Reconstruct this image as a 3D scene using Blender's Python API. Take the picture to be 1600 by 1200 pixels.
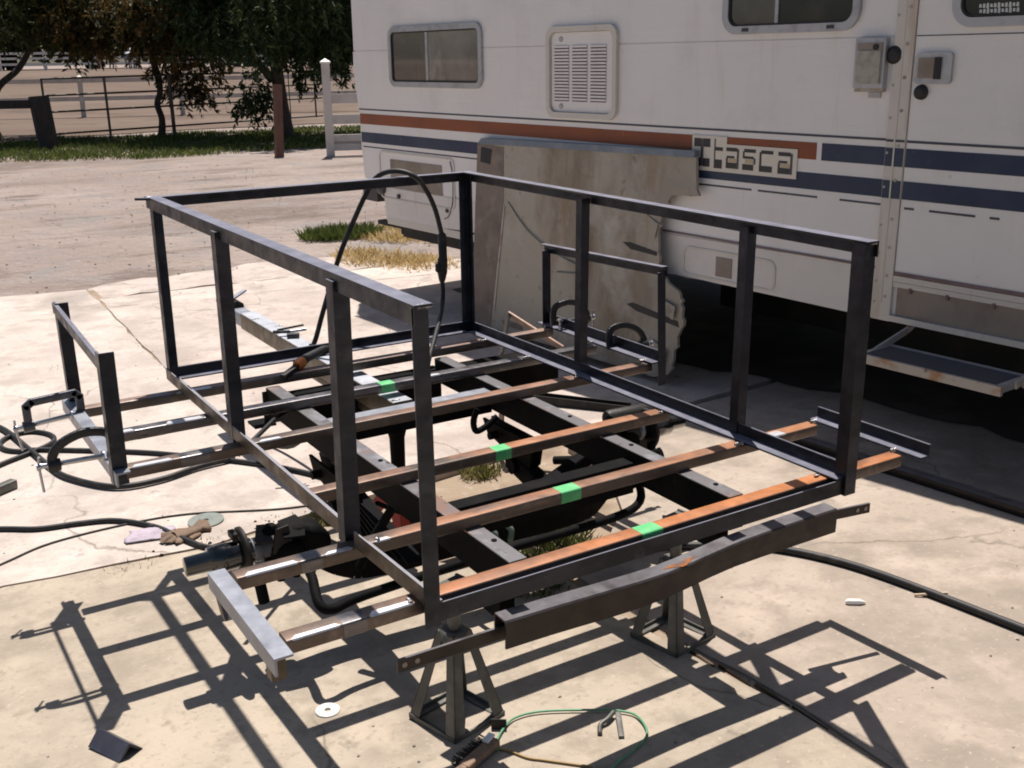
import bpy, bmesh, math, random
from mathutils import Vector, Matrix, Quaternion
import numpy as np
for o in list(bpy.data.objects): bpy.data.objects.remove(o)
random.seed(7); RNG = np.random.default_rng(7)
S = bpy.context.scene
COL = S.collection

# ------------------------------------------------------------------ camera
cd = bpy.data.cameras.new('camera'); cam = bpy.data.objects.new('camera', cd); COL.objects.link(cam)
cd.sensor_fit = 'HORIZONTAL'; cd.sensor_width = 36.0; cd.lens = 1663.26/1600*36
cd.clip_start = 0.05; cd.clip_end = 1500
RT = Vector((0.849062639833821, -0.5280928568549378, -0.014510967480267367))
DN = Vector((-0.1668960513678892, -0.24207043006107587, -0.9557968481470592))
FW = Vector((0.501236811972375, 0.8139532182065724, -0.29366957093804236))
M3 = Matrix((RT, -DN, -FW)).transposed()
cam.matrix_world = Matrix.Translation((-0.8252895, -1.6777097, 1.0325961)) @ M3.to_4x4()
S.camera = cam

# ------------------------------------------------------------------ world, sun, exposure
SUNV = Vector((0.198, 0.361, 1.0)).normalized()
w = bpy.data.worlds.new('World'); S.world = w; w.use_nodes = True
nt = w.node_tree; nt.nodes.clear()
sky = nt.nodes.new('ShaderNodeTexSky'); sky.sky_type = 'NISHITA'; sky.sun_disc = False
sky.sun_elevation = math.asin(SUNV.z); sky.sun_rotation = math.atan2(SUNV.x, SUNV.y)
sky.air_density = 1.0; sky.dust_density = 1.5; sky.ozone_density = 1.0
bg = nt.nodes.new('ShaderNodeBackground'); bg.inputs[1].default_value = 0.05
wo = nt.nodes.new('ShaderNodeOutputWorld')
nt.links.new(sky.outputs[0], bg.inputs[0]); nt.links.new(bg.outputs[0], wo.inputs[0])
sl = bpy.data.lights.new('sun', 'SUN'); sl.energy = 4.6; sl.angle = math.radians(0.53); sl.color = (1.0, 0.935, 0.865)
sun = bpy.data.objects.new('sun', sl); COL.objects.link(sun)
sun.rotation_euler = (-SUNV).to_track_quat('-Z', 'Y').to_euler(); sun.location = (5, 9, 25)
S.view_settings.view_transform = 'Standard'; S.view_settings.look = 'None'
S.view_settings.exposure = 0.54; S.view_settings.gamma = 1.0
S.view_settings.use_curve_mapping = False
S.render.engine = 'CYCLES'
S.cycles.pixel_filter_type = 'BLACKMAN_HARRIS'; S.cycles.filter_width = 1.9

# ------------------------------------------------------------------ materials
def _n(t, typ, **kw):
    n = t.nodes.new(typ)
    for k, v in kw.items(): setattr(n, k, v)
    return n
def mat(name, base, rough=0.6, metal=0.0, spec=0.5, layers=(), bump=None, coat=0.0, trans=0.0, grain=None, rvar=0.0):
    """layers: (colour, noise scale, lo, hi, detail[, (sx,sy,sz)]) mixed over the base by noise."""
    m = bpy.data.materials.new(name); m.use_nodes = True; t = m.node_tree
    b = t.nodes['Principled BSDF']
    b.inputs['Roughness'].default_value = rough; b.inputs['Metallic'].default_value = metal
    b.inputs['Specular IOR Level'].default_value = spec
    b.inputs['Coat Weight'].default_value = coat
    b.inputs['Transmission Weight'].default_value = trans
    col = None
    tc = _n(t, 'ShaderNodeTexCoord')
    def noise(scale, detail=4, stretch=None, off=0.0, rg=0.6):
        mp = _n(t, 'ShaderNodeMapping'); t.links.new(tc.outputs['Object'], mp.inputs[0])
        if stretch: mp.inputs['Scale'].default_value = stretch
        mp.inputs['Location'].default_value = (off, off*1.7, off*0.6)
        nz = _n(t, 'ShaderNodeTexNoise'); nz.inputs['Scale'].default_value = scale
        nz.inputs['Detail'].default_value = detail; nz.inputs['Roughness'].default_value = rg
        t.links.new(mp.outputs[0], nz.inputs['Vector']); return nz.outputs['Fac']
    cur = _n(t, 'ShaderNodeRGB'); cur.outputs[0].default_value = (*base, 1); cur = cur.outputs[0]
    for i, L in enumerate(layers):
        c, sc, lo, hi = L[:4]; det = L[4] if len(L) > 4 else 5; st = L[5] if len(L) > 5 else None
        f = noise(sc, det, st, off=3.1*i+1.3)
        mr = _n(t, 'ShaderNodeMapRange'); mr.inputs['From Min'].default_value = lo; mr.inputs['From Max'].default_value = hi
        t.links.new(f, mr.inputs['Value'])
        mx = _n(t, 'ShaderNodeMix', data_type='RGBA'); t.links.new(mr.outputs[0], mx.inputs[0])
        t.links.new(cur, mx.inputs[6]); mx.inputs[7].default_value = (*c, 1); cur = mx.outputs[2]
    t.links.new(cur, b.inputs['Base Color'])
    if rvar:
        f = noise(18, 4, None, 9.0); mr = _n(t, 'ShaderNodeMapRange')
        mr.inputs['To Min'].default_value = max(0.05, rough-rvar); mr.inputs['To Max'].default_value = min(1, rough+rvar)
        mr.inputs['From Min'].default_value = .3; mr.inputs['From Max'].default_value = .7
        t.links.new(f, mr.inputs['Value']); t.links.new(mr.outputs[0], b.inputs['Roughness'])
    if bump:
        sc, strength, dist = bump[:3]
        f = noise(sc, 6, bump[3] if len(bump) > 3 else None, 5.0, 0.65)
        bp = _n(t, 'ShaderNodeBump'); bp.inputs['Strength'].default_value = strength; bp.inputs['Distance'].default_value = dist
        t.links.new(f, bp.inputs['Height']); t.links.new(bp.outputs[0], b.inputs['Normal'])
    return m
def concrete(name, base, warm, dark, seed):
    m = mat(name, base, 0.9, 0, 0.25, layers=[
        (warm, 1.1, .40, .66, 6), (dark, 1.7+seed*.1, .46, .64, 9), (tuple(c*.66 for c in dark), .85, .58, .74, 10), (tuple(c*a for c, a in zip(base, (.62, .60, .60))), 3.1, .60, .76, 10), (tuple(c*1.2 for c in base), 4.0, .50, .70, 7),
        (tuple(c*.80 for c in base), 7.0, .52, .66, 8), (tuple(c*.78 for c in base), 38, .55, .74, 5), (tuple(c*1.22 for c in base), 60, .62, .78, 2),
        (tuple(c*.42 for c in base), 5.3, .68, .76, 10), (tuple(c*.62 for c in base), 85, .68, .78, 2)], bump=(48, .5, .007))
    t = m.node_tree; b = t.nodes['Principled BSDF']; tc = t.nodes['Texture Coordinate']
    # hairline cracks
    nz = _n(t, 'ShaderNodeTexNoise'); nz.inputs['Scale'].default_value = 1.6; nz.inputs['Detail'].default_value = 6
    t.links.new(tc.outputs['Object'], nz.inputs['Vector'])
    mxv = _n(t, 'ShaderNodeMix', data_type='RGBA'); mxv.inputs[0].default_value = .35
    t.links.new(tc.outputs['Object'], mxv.inputs[6]); t.links.new(nz.outputs['Color'], mxv.inputs[7])
    vo = _n(t, 'ShaderNodeTexVoronoi', feature='DISTANCE_TO_EDGE'); vo.inputs['Scale'].default_value = 1.25
    t.links.new(mxv.outputs[2], vo.inputs['Vector'])
    mr = _n(t, 'ShaderNodeMapRange'); mr.inputs['From Min'].default_value = 0.0; mr.inputs['From Max'].default_value = 0.006
    mr.inputs['To Min'].default_value = 0.62; mr.inputs['To Max'].default_value = 0.0
    t.links.new(vo.outputs['Distance'], mr.inputs['Value'])
    n2 = _n(t, 'ShaderNodeTexNoise'); n2.inputs['Scale'].default_value = .9; n2.inputs['Detail'].default_value = 2
    t.links.new(tc.outputs['Object'], n2.inputs['Vector'])
    m2 = _n(t, 'ShaderNodeMapRange'); m2.inputs['From Min'].default_value = .46; m2.inputs['From Max'].default_value = .54
    t.links.new(n2.outputs['Fac'], m2.inputs['Value'])
    mul = _n(t, 'ShaderNodeMath', operation='MULTIPLY'); t.links.new(mr.outputs[0], mul.inputs[0]); t.links.new(m2.outputs[0], mul.inputs[1])
    lk = b.inputs['Base Color'].links[0].from_socket
    mx = _n(t, 'ShaderNodeMix', data_type='RGBA'); t.links.new(mul.outputs[0], mx.inputs[0])
    t.links.new(lk, mx.inputs[6]); mx.inputs[7].default_value = (.10, .08, .06, 1)
    t.links.new(mx.outputs[2], b.inputs['Base Color'])
    return m
def tubesteel(name, side, top, topamt, rough=.42, metal=.5, x0=None, x1=None, st=(.55, 1.6, 1.6)):
    """bare square tube: mill scale on the walls, rust bloom on the upward wall, or painted sheen on angle and bumper tops (object-space)."""
    m = mat(name, side, rough, metal, .5, layers=[(tuple(c*.55 for c in side), 7, .45, .7, 5, (.5, 2, 2)), (tuple(c*1.5 for c in side), 22, .58, .75, 4)],
            bump=(120, .12, .002), rvar=.14)
    t = m.node_tree; b = t.nodes['Principled BSDF']; tc = t.nodes['Texture Coordinate']
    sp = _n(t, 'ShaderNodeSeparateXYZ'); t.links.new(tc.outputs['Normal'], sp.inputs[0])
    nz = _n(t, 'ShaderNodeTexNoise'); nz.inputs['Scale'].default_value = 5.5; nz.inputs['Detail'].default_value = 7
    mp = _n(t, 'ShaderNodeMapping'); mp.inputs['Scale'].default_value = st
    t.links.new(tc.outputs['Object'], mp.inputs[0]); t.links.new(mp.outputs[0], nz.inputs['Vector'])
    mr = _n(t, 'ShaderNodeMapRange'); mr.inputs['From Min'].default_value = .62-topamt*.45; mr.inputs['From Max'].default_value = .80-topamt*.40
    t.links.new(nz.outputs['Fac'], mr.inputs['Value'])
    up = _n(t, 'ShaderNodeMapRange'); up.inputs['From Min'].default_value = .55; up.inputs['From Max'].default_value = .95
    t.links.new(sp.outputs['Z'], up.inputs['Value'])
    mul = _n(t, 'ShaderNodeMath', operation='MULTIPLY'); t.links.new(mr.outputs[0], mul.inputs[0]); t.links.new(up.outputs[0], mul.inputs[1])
    if x0 is not None:
        so = _n(t, 'ShaderNodeSeparateXYZ'); t.links.new(tc.outputs['Object'], so.inputs[0])
        xr = _n(t, 'ShaderNodeMapRange'); xr.inputs['From Min'].default_value = x0-.6; xr.inputs['From Max'].default_value = x1-.6; xr.inputs['To Min'].default_value = .12
        t.links.new(so.outputs['X'], xr.inputs['Value'])
        m4 = _n(t, 'ShaderNodeMath', operation='MULTIPLY'); t.links.new(mul.outputs[0], m4.inputs[0]); t.links.new(xr.outputs[0], m4.inputs[1]); mul = m4
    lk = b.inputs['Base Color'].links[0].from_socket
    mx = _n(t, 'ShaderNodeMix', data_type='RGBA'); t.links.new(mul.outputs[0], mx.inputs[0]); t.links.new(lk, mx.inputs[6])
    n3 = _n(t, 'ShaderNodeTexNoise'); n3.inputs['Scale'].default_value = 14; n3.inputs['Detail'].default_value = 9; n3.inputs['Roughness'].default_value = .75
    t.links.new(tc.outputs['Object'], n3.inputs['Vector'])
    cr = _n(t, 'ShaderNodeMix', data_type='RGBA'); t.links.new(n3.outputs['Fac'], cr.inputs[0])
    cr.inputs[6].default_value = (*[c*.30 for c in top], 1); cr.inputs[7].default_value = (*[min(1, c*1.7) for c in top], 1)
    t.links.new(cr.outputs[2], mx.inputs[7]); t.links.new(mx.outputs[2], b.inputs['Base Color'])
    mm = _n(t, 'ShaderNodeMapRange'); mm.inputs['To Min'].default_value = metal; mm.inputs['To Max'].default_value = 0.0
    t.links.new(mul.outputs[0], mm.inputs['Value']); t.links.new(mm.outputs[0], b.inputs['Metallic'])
    return m
def foliage(name, cols, trans=0.25):
    m = bpy.data.materials.new(name); m.use_nodes = True; t = m.node_tree; b = t.nodes['Principled BSDF']
    at = _n(t, 'ShaderNodeAttribute', attribute_name='tint')
    cr = _n(t, 'ShaderNodeValToRGB'); e = cr.color_ramp.elements
    while len(e) < len(cols): e.new(0.5)
    for i, c in enumerate(cols): e[i].position = i/(len(cols)-1); e[i].color = (*c, 1)
    t.links.new(at.outputs['Fac'], cr.inputs[0]); t.links.new(cr.outputs[0], b.inputs['Base Color'])
    b.inputs['Roughness'].default_value = .65; b.inputs['Specular IOR Level'].default_value = .2
    tr = _n(t, 'ShaderNodeBsdfTranslucent'); t.links.new(cr.outputs[0], tr.inputs[0])
    ms = _n(t, 'ShaderNodeMixShader'); ms.inputs[0].default_value = trans
    out = t.nodes['Material Output']
    t.links.new(b.outputs[0], ms.inputs[1]); t.links.new(tr.outputs[0], ms.inputs[2]); t.links.new(ms.outputs[0], out.inputs[0])
    return m

MT = {}
MT['angle'] = tubesteel('hot_rolled_angle', (.040, .042, .052), (.148, .148, .190), 1.2, .46, .9, st=(.6, .35, .6))  # pale lilac top: sky sheen painted onto upward faces
MT['angle_brown'] = tubesteel('raw_angle', (.12, .094, .072), (.24, .24, .27), 1.0, .5, .7)  # bright top: the lit upper edge is put into the colour
MT['tube_rust'] = tubesteel('rusty_square_tube', (.135, .105, .088), (.40, .145, .048), .76, .45, .6, -.02, .10)
MT['tube_rust2'] = tubesteel('patchy_rusty_square_tube', (.135, .105, .088), (.34, .145, .065), .56, .45, .6, .0, .25)
MT['tube_halfrust'] = tubesteel('half_rusty_square_tube', (.14, .11, .095), (.31, .15, .085), .5, .45, .6, .25, .9)
MT['tube_pink'] = tubesteel('mill_scale_square_tube', (.135, .112, .10), (.25, .16, .125), .6, .45, .6)
MT['tube_grey'] = tubesteel('grey_square_tube', (.15, .14, .145), (.2, .19, .20), .25, .36, .8)
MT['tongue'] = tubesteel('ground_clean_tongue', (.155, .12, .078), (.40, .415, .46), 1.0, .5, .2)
MT['bare'] = mat('ground_steel_glint', (.66, .65, .66), .38, .55, layers=[((.45, .45, .47), 40, .4, .65, 4, (1, 6, 6))], bump=(200, .15, .001))  # pale tone for ground spots and painted edge highlights
MT['galv'] = mat('bare_silver_steel', (.30, .315, .36), .42, .35, layers=[((.22, .23, .27), 12, .42, .66, 6), ((.26, .20, .14), 7, .62, .76, 6)], bump=(120, .12, .002), rvar=.1)
MT['weld'] = mat('weld_bead', (.36, .355, .36), .36, .8, layers=[((.12, .11, .12), 60, .45, .65, 4)], bump=(160, .7, .004))
MT['green'] = mat('green_marking_paint', (.075, .42, .145), .5, layers=[((.16, .52, .22), 25, .45, .7, 4), ((.10, .17, .10), 40, .60, .72, 5)])
MT['black'] = mat('black_chassis_paint', (.006, .006, .0065), .7, .0, .06, layers=[((.013, .012, .011), 9, .5, .7, 6), ((.03, .021, .016), 16, .68, .80, 6)], bump=(60, .3, .003))
MT['chassis'] = mat('dirty_chassis_steel', (.018, .0155, .014), .6, .0, .3, layers=[((.07, .062, .056), 6, .56, .78, 6), ((.09, .042, .022), 11, .66, .80, 7), ((.01, .009, .009), 20, .55, .7, 4)], bump=(60, .3, .003), rvar=.1)
MT['railtop'] = mat('worn_rail_steel', (.17, .162, .168), .42, .5, .5, layers=[((.26, .13, .075), 4, .56, .68, 8), ((.30, .295, .32), 14, .54, .70, 6), ((.04, .036, .034), 18, .60, .72, 6)], bump=(60, .2, .002))
MT['bumper'] = tubesteel('old_bumper_steel', (.022, .015, .013), (.10, .092, .102), .95, .42, .3, st=(2.2, 1.5, 1.5))  # paler top paints light falling on the upper face
MT['rustflat'] = mat('orange_rust', (.30, .115, .04), .85, 0, .2, layers=[((.16, .06, .03), 25, .45, .65, 5), ((.11, .09, .09), 14, .55, .7, 6)], bump=(120, .4, .002))
MT['gloss'] = mat('glossy_black_paint', (.008, .008, .009), .12, 0, .6, coat=.6, bump=(40, .1, .002))
MT['green_grey'] = mat('green_grey_paint', (.13, .19, .15), .5, 0, .5, layers=[((.07, .10, .08), 10, .5, .7, 5)], bump=(60, .2, .003))
MT['redpaint'] = mat('red_jack_paint', (.42, .030, .015), .42, 0, .5, layers=[((.20, .03, .02), 12, .5, .7, 6)], bump=(60, .2, .002))
MT['jack'] = mat('grey_jack_steel', (.10, .098, .088), .5, .35, .5, layers=[((.19, .185, .17), 9, .48, .7, 6), ((.12, .06, .035), 13, .62, .76, 6)], bump=(70, .3, .003), rvar=.12)
MT['rubber'] = mat('black_cable_rubber', (.012, .012, .013), .55, 0, .4, layers=[((.05, .045, .04), 20, .55, .75, 4)], bump=(150, .2, .001))
MT['rubber_grey'] = mat('dusty_cable_rubber', (.05, .048, .044), .65, 0, .3, layers=[((.10, .09, .08), 12, .5, .7, 4)])
MT['wire_green'] = mat('green_wire', (.10, .30, .16), .45)
MT['wire_brown'] = mat('brown_wire', (.30, .19, .06), .5)
MT['copper'] = mat('hot_copper_orange', (.62, .20, .05), .4, .5, layers=[((.3, .08, .02), 20, .5, .7, 3)])
MT['clampgrey'] = mat('grey_cast_clamp', (.075, .08, .092), .42, .5, layers=[((.16, .165, .18), 20, .5, .72, 5)], bump=(90, .35, .003))
MT['clampblack'] = mat('black_cast_clamp', (.02, .02, .023), .45, .2, layers=[((.06, .05, .045), 20, .55, .75, 5)], bump=(90, .35, .003))
MT['screw'] = mat('zinc_screw', (.42, .43, .46), .32, .9, bump=(300, .3, .001, (1, .1, .1)))
# setting
MT['slab_a'] = concrete('concrete_pale', (.485, .42, .375), (.53, .465, .42), (.39, .335, .295), 1)
MT['slab_b'] = concrete('concrete_pink', (.455, .387, .345), (.49, .42, .375), (.37, .312, .275), 2)
MT['slab_c'] = concrete('concrete_worn', (.36, .30, .248), (.41, .348, .29), (.262, .218, .178), 3)
MT['slab_d'] = concrete('concrete_worn_yellow', (.365, .308, .242), (.415, .352, .284), (.265, .222, .175), 4)
MT['dirt'] = mat('packed_dirt', (.285, .228, .200), .95, 0, .15, layers=[((.345, .285, .255), .35, .42, .62, 7), ((.20, .158, .137), .8, .50, .64, 8, (.3, .75, 1)), ((.25, .225, .212), 1.3, .50, .66, 8), ((.17, .135, .115), 2.6, .58, .70, 9, (.3, .8, 1)), ((.15, .12, .10), 7, .60, .72, 8), ((.39, .335, .30), 14, .60, .76, 5), ((.17, .135, .115), 30, .62, .76, 3)], bump=(6, .9, .09))
MT['arena'] = mat('arena_sand', (.135, .098, .076), .95, 0, .15, layers=[((.165, .125, .10), .12, .42, .62, 6, (.4, 1.5, 1)), ((.11, .078, .06), .6, .52, .68, 6)], bump=(3, .4, .06))
MT['soil'] = mat('sandy_soil', (.315, .245, .18), .95, 0, .15, layers=[((.22, .165, .12), 5, .48, .66, 7), ((.40, .33, .26), 16, .56, .72, 5)], bump=(25, .6, .02))
MT['ground_shade'] = mat('painted_ground_shade', (.05, .044, .039), .85, 0, .2, layers=[((.10, .086, .075), 3, .5, .72, 7)], bump=(25, .5, .01))  # near-black tone standing in for shade
MT['woodrot'] = mat('rotten_wood', (.05, .032, .020), .9, 0, .2, layers=[((.10, .07, .045), 14, .5, .7, 6, (4, .6, 1))], bump=(30, .6, .006))
# motorhome
def rvpaint(name, base, streak):
    return mat(name, base, .42, 0, .45, layers=[(tuple(c*.93 for c in base), 1.3, .42, .66, 6, (1, 1, .35)), (streak, 6, .58, .80, 7, (1.6, 1, .16)), (tuple(c*.86 for c in base), 2.6, .55, .75, 7), (tuple(c*.70 for c in base), 30, .68, .80, 4)], bump=(3.2, .22, .012, (.8, 1, 6)), rvar=.08)
MT['rv'] = rvpaint('rv_white_siding', (.745, .735, .725), (.64, .60, .55))
MT['rv_low'] = rvpaint('rv_white_lower', (.66, .64, .615), (.47, .41, .34))
MT['rv_trim'] = rvpaint('rv_trim', (.60, .57, .52), (.38, .27, .17))
MT['rv_orange'] = mat('rv_orange_stripe', (.235, .062, .022), .45, 0, .4, layers=[((.20, .055, .022), 3, .45, .65, 5), ((.33, .13, .07), 20, .68, .8, 4)])
MT['rv_navy'] = mat('rv_navy_stripe', (.014, .028, .068), .45, 0, .4, layers=[((.028, .045, .085), 3, .45, .65, 5), ((.12, .12, .14), 24, .68, .82, 4)])
MT['rv_line'] = mat('rv_thin_line', (.05, .055, .075), .5)
MT['rv_moulding'] = mat('rv_maroon_moulding', (.17, .115, .12), .5, layers=[((.10, .06, .06), 6, .5, .7, 5)])
MT['rv_brown'] = mat('rv_brown_panel', (.28, .235, .20), .6, 0, .3, layers=[((.20, .16, .13), 5, .45, .7, 6)], bump=(30, .2, .003))
MT['alu'] = mat('weathered_aluminium', (.42, .43, .45), .42, .55, layers=[((.30, .30, .32), 14, .48, .7, 5), ((.33, .24, .17), 8, .66, .78, 6)], bump=(90, .12, .002))
MT['alu_dark'] = mat('dark_metal', (.05, .05, .055), .45, .4)
MT['lens'] = mat('dull_light_lens', (.38, .36, .31), .3, 0, .5, layers=[((.26, .25, .22), 20, .45, .65, 4)])
MT['glass_dark'] = mat('dark_window_glass', (.012, .014, .014), .06, 0, .7, layers=[((.035, .03, .025), 3.5, .5, .7, 5)])
MT['glass_pale'] = mat('dusty_window_glass', (.20, .19, .175), .07, 0, 1.0, layers=[((.12, .11, .10), 2.6, .42, .62, 5), ((.27, .255, .23), 7, .55, .75, 5, (1, 1, .5))], coat=.5)
MT['glass_brown'] = mat('curtained_window_glass', (.085, .072, .065), .06, 0, 1.0, layers=[((.04, .035, .033), 2.8, .42, .62, 5), ((.14, .125, .11), 8, .58, .75, 4, (1, 1, .4))], coat=.5)
MT['gasket'] = mat('black_gasket', (.015, .015, .016), .6)
MT['under'] = mat('underbody_black', (.012, .011, .010), .8, layers=[((.03, .025, .02), 5, .5, .7, 5)])
MT['letter'] = mat('lettering_black', (.022, .022, .026), .45)
MT['letter_grey'] = mat('lettering_grey', (.06, .06, .065), .5)
MT['letter_cream'] = mat('lettering_cream', (.66, .62, .54), .45)
MT['letter_tan'] = mat('lettering_tan', (.50, .40, .26), .5)
MT['sticker'] = mat('white_sticker', (.55, .57, .57), .5)
MT['tread'] = mat('step_tread', (.045, .048, .060), .75, bump=(220, .5, .002))
MT['step_rust'] = mat('rusty_step_edge', (.38, .36, .335), .55, .25, layers=[((.30, .17, .085), 11, .52, .66, 7), ((.15, .08, .045), 22, .62, .74, 5)], bump=(60, .2, .002))
MT['board'] = mat('weathered_board', (.40, .365, .305), .8, 0, .25, layers=[((.30, .265, .215), .9, .42, .62, 9), ((.19, .145, .10), 1.7, .53, .68, 10, (1, 1, .35)), ((.47, .445, .395), 2.2, .54, .70, 9), ((.30, .20, .12), 2.1, .62, .74, 9, (1.6, 1, .3)), ((.14, .11, .08), 3.4, .66, .78, 10, (.5, 1, 1.6)), ((.22, .18, .14), 11, .62, .74, 8)], bump=(4, .8, .03))
MT['board_stain'] = mat('stained_board', (.22, .18, .15), .8, 0, .3, layers=[((.15, .12, .10), 5, .45, .7, 6), ((.28, .24, .20), 9, .55, .75, 5)], bump=(14, .4, .005))
MT['board_edge'] = mat('board_bluegrey_edge', (.16, .19, .235), .5, .1, layers=[((.24, .27, .31), 6, .45, .7, 5), ((.10, .085, .07), 8, .6, .75, 5)])
# yard
MT['white_vinyl'] = mat('white_vinyl', (.72, .70, .67), .5, 0, .4, layers=[((.58, .54, .48), 4, .5, .74, 6)])
MT['white_dusty'] = mat('dusty_white_vinyl', (.60, .56, .52), .6, 0, .3, layers=[((.50, .45, .41), 4, .45, .7, 6)])
MT['pipe'] = mat('grey_pipe', (.07, .066, .062), .5, .5, layers=[((.12, .10, .085), 6, .5, .7, 5)])
MT['darkwood'] = mat('dark_creosote_wood', (.022, .019, .018), .8, layers=[((.05, .036, .03), 8, .5, .7, 6, (3, 3, .5))], bump=(20, .5, .01))
MT['redwood'] = mat('reddish_post_wood', (.17, .083, .058), .8, layers=[((.10, .048, .035), 8, .5, .7, 6, (3, 3, .4))], bump=(20, .4, .008))
MT['bark'] = mat('tree_bark', (.055, .042, .032), .9, layers=[((.09, .07, .055), 9, .5, .7, 6, (2, 2, .5))], bump=(14, .8, .03))
MT['leaf_dark'] = foliage('pepper_tree_leaves', [(.010, .020, .008), (.035, .058, .022), (.085, .11, .04)], .3)
MT['leaf_brown'] = foliage('browning_leaves', [(.016, .022, .009), (.075, .062, .022), (.20, .115, .035)], .3)
MT['leaf_olive'] = foliage('olive_leaves', [(.012, .022, .009), (.05, .065, .022), (.13, .13, .05)], .3)
MT['leaf_far'] = foliage('distant_leaves', [(.010, .018, .008), (.03, .045, .018), (.07, .09, .035)], .15)
MT['grass_green'] = foliage('green_grass', [(.035, .06, .012), (.085, .115, .025), (.17, .18, .05)], .3)
MT['grass_dry'] = foliage('dry_grass', [(.30, .205, .085), (.48, .35, .155), (.60, .46, .23)], .3)
MT['weed'] = foliage('weedy_mixed_grass', [(.06, .085, .02), (.17, .16, .055), (.40, .30, .14)], .3)
MT['pebble'] = mat('small_stones', (.22, .19, .16), .9)
MT['horse_bay'] = mat('bay_horse_coat', (.20, .10, .07), .6, layers=[((.12, .06, .04), 3, .45, .65)])
MT['horse_grey'] = mat('grey_horse_coat', (.30, .31, .35), .6, layers=[((.20, .21, .24), 3, .45, .65)])
MT['leather'] = mat('brown_leather', (.17, .105, .065), .75, layers=[((.10, .06, .04), 14, .45, .68, 5), ((.26, .18, .12), 25, .6, .75, 4)], bump=(40, .5, .004))
MT['rag'] = mat('lavender_rag', (.42, .36, .42), .9, layers=[((.30, .25, .30), 14, .48, .7, 5)], bump=(60, .4, .003))
MT['abrasive'] = mat('grey_green_abrasive', (.20, .225, .205), .85, bump=(300, .5, .001), layers=[((.15, .17, .155), 30, .45, .7, 4)])
MT['disc_white'] = mat('pale_disc_paper', (.62, .62, .58), .7, layers=[((.40, .40, .38), 60, .45, .7, 4)])
MT['wood'] = mat('worn_handle_wood', (.24, .155, .10), .7, layers=[((.14, .09, .06), 12, .45, .7, 5, (6, 1, 1))])
MT['white'] = mat('white_plastic', (.78, .77, .74), .5)
MT['bristle'] = mat('steel_bristles', (.03, .03, .032), .4, .6)
MT['pale_wood'] = mat('pale_stick_wood', (.52, .40, .27), .8)
MT['trailer_white'] = mat('far_white_panel', (.55, .58, .62), .5)
MT['far_dark'] = mat('far_dark_panel', (.05, .045, .045), .5)

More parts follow.
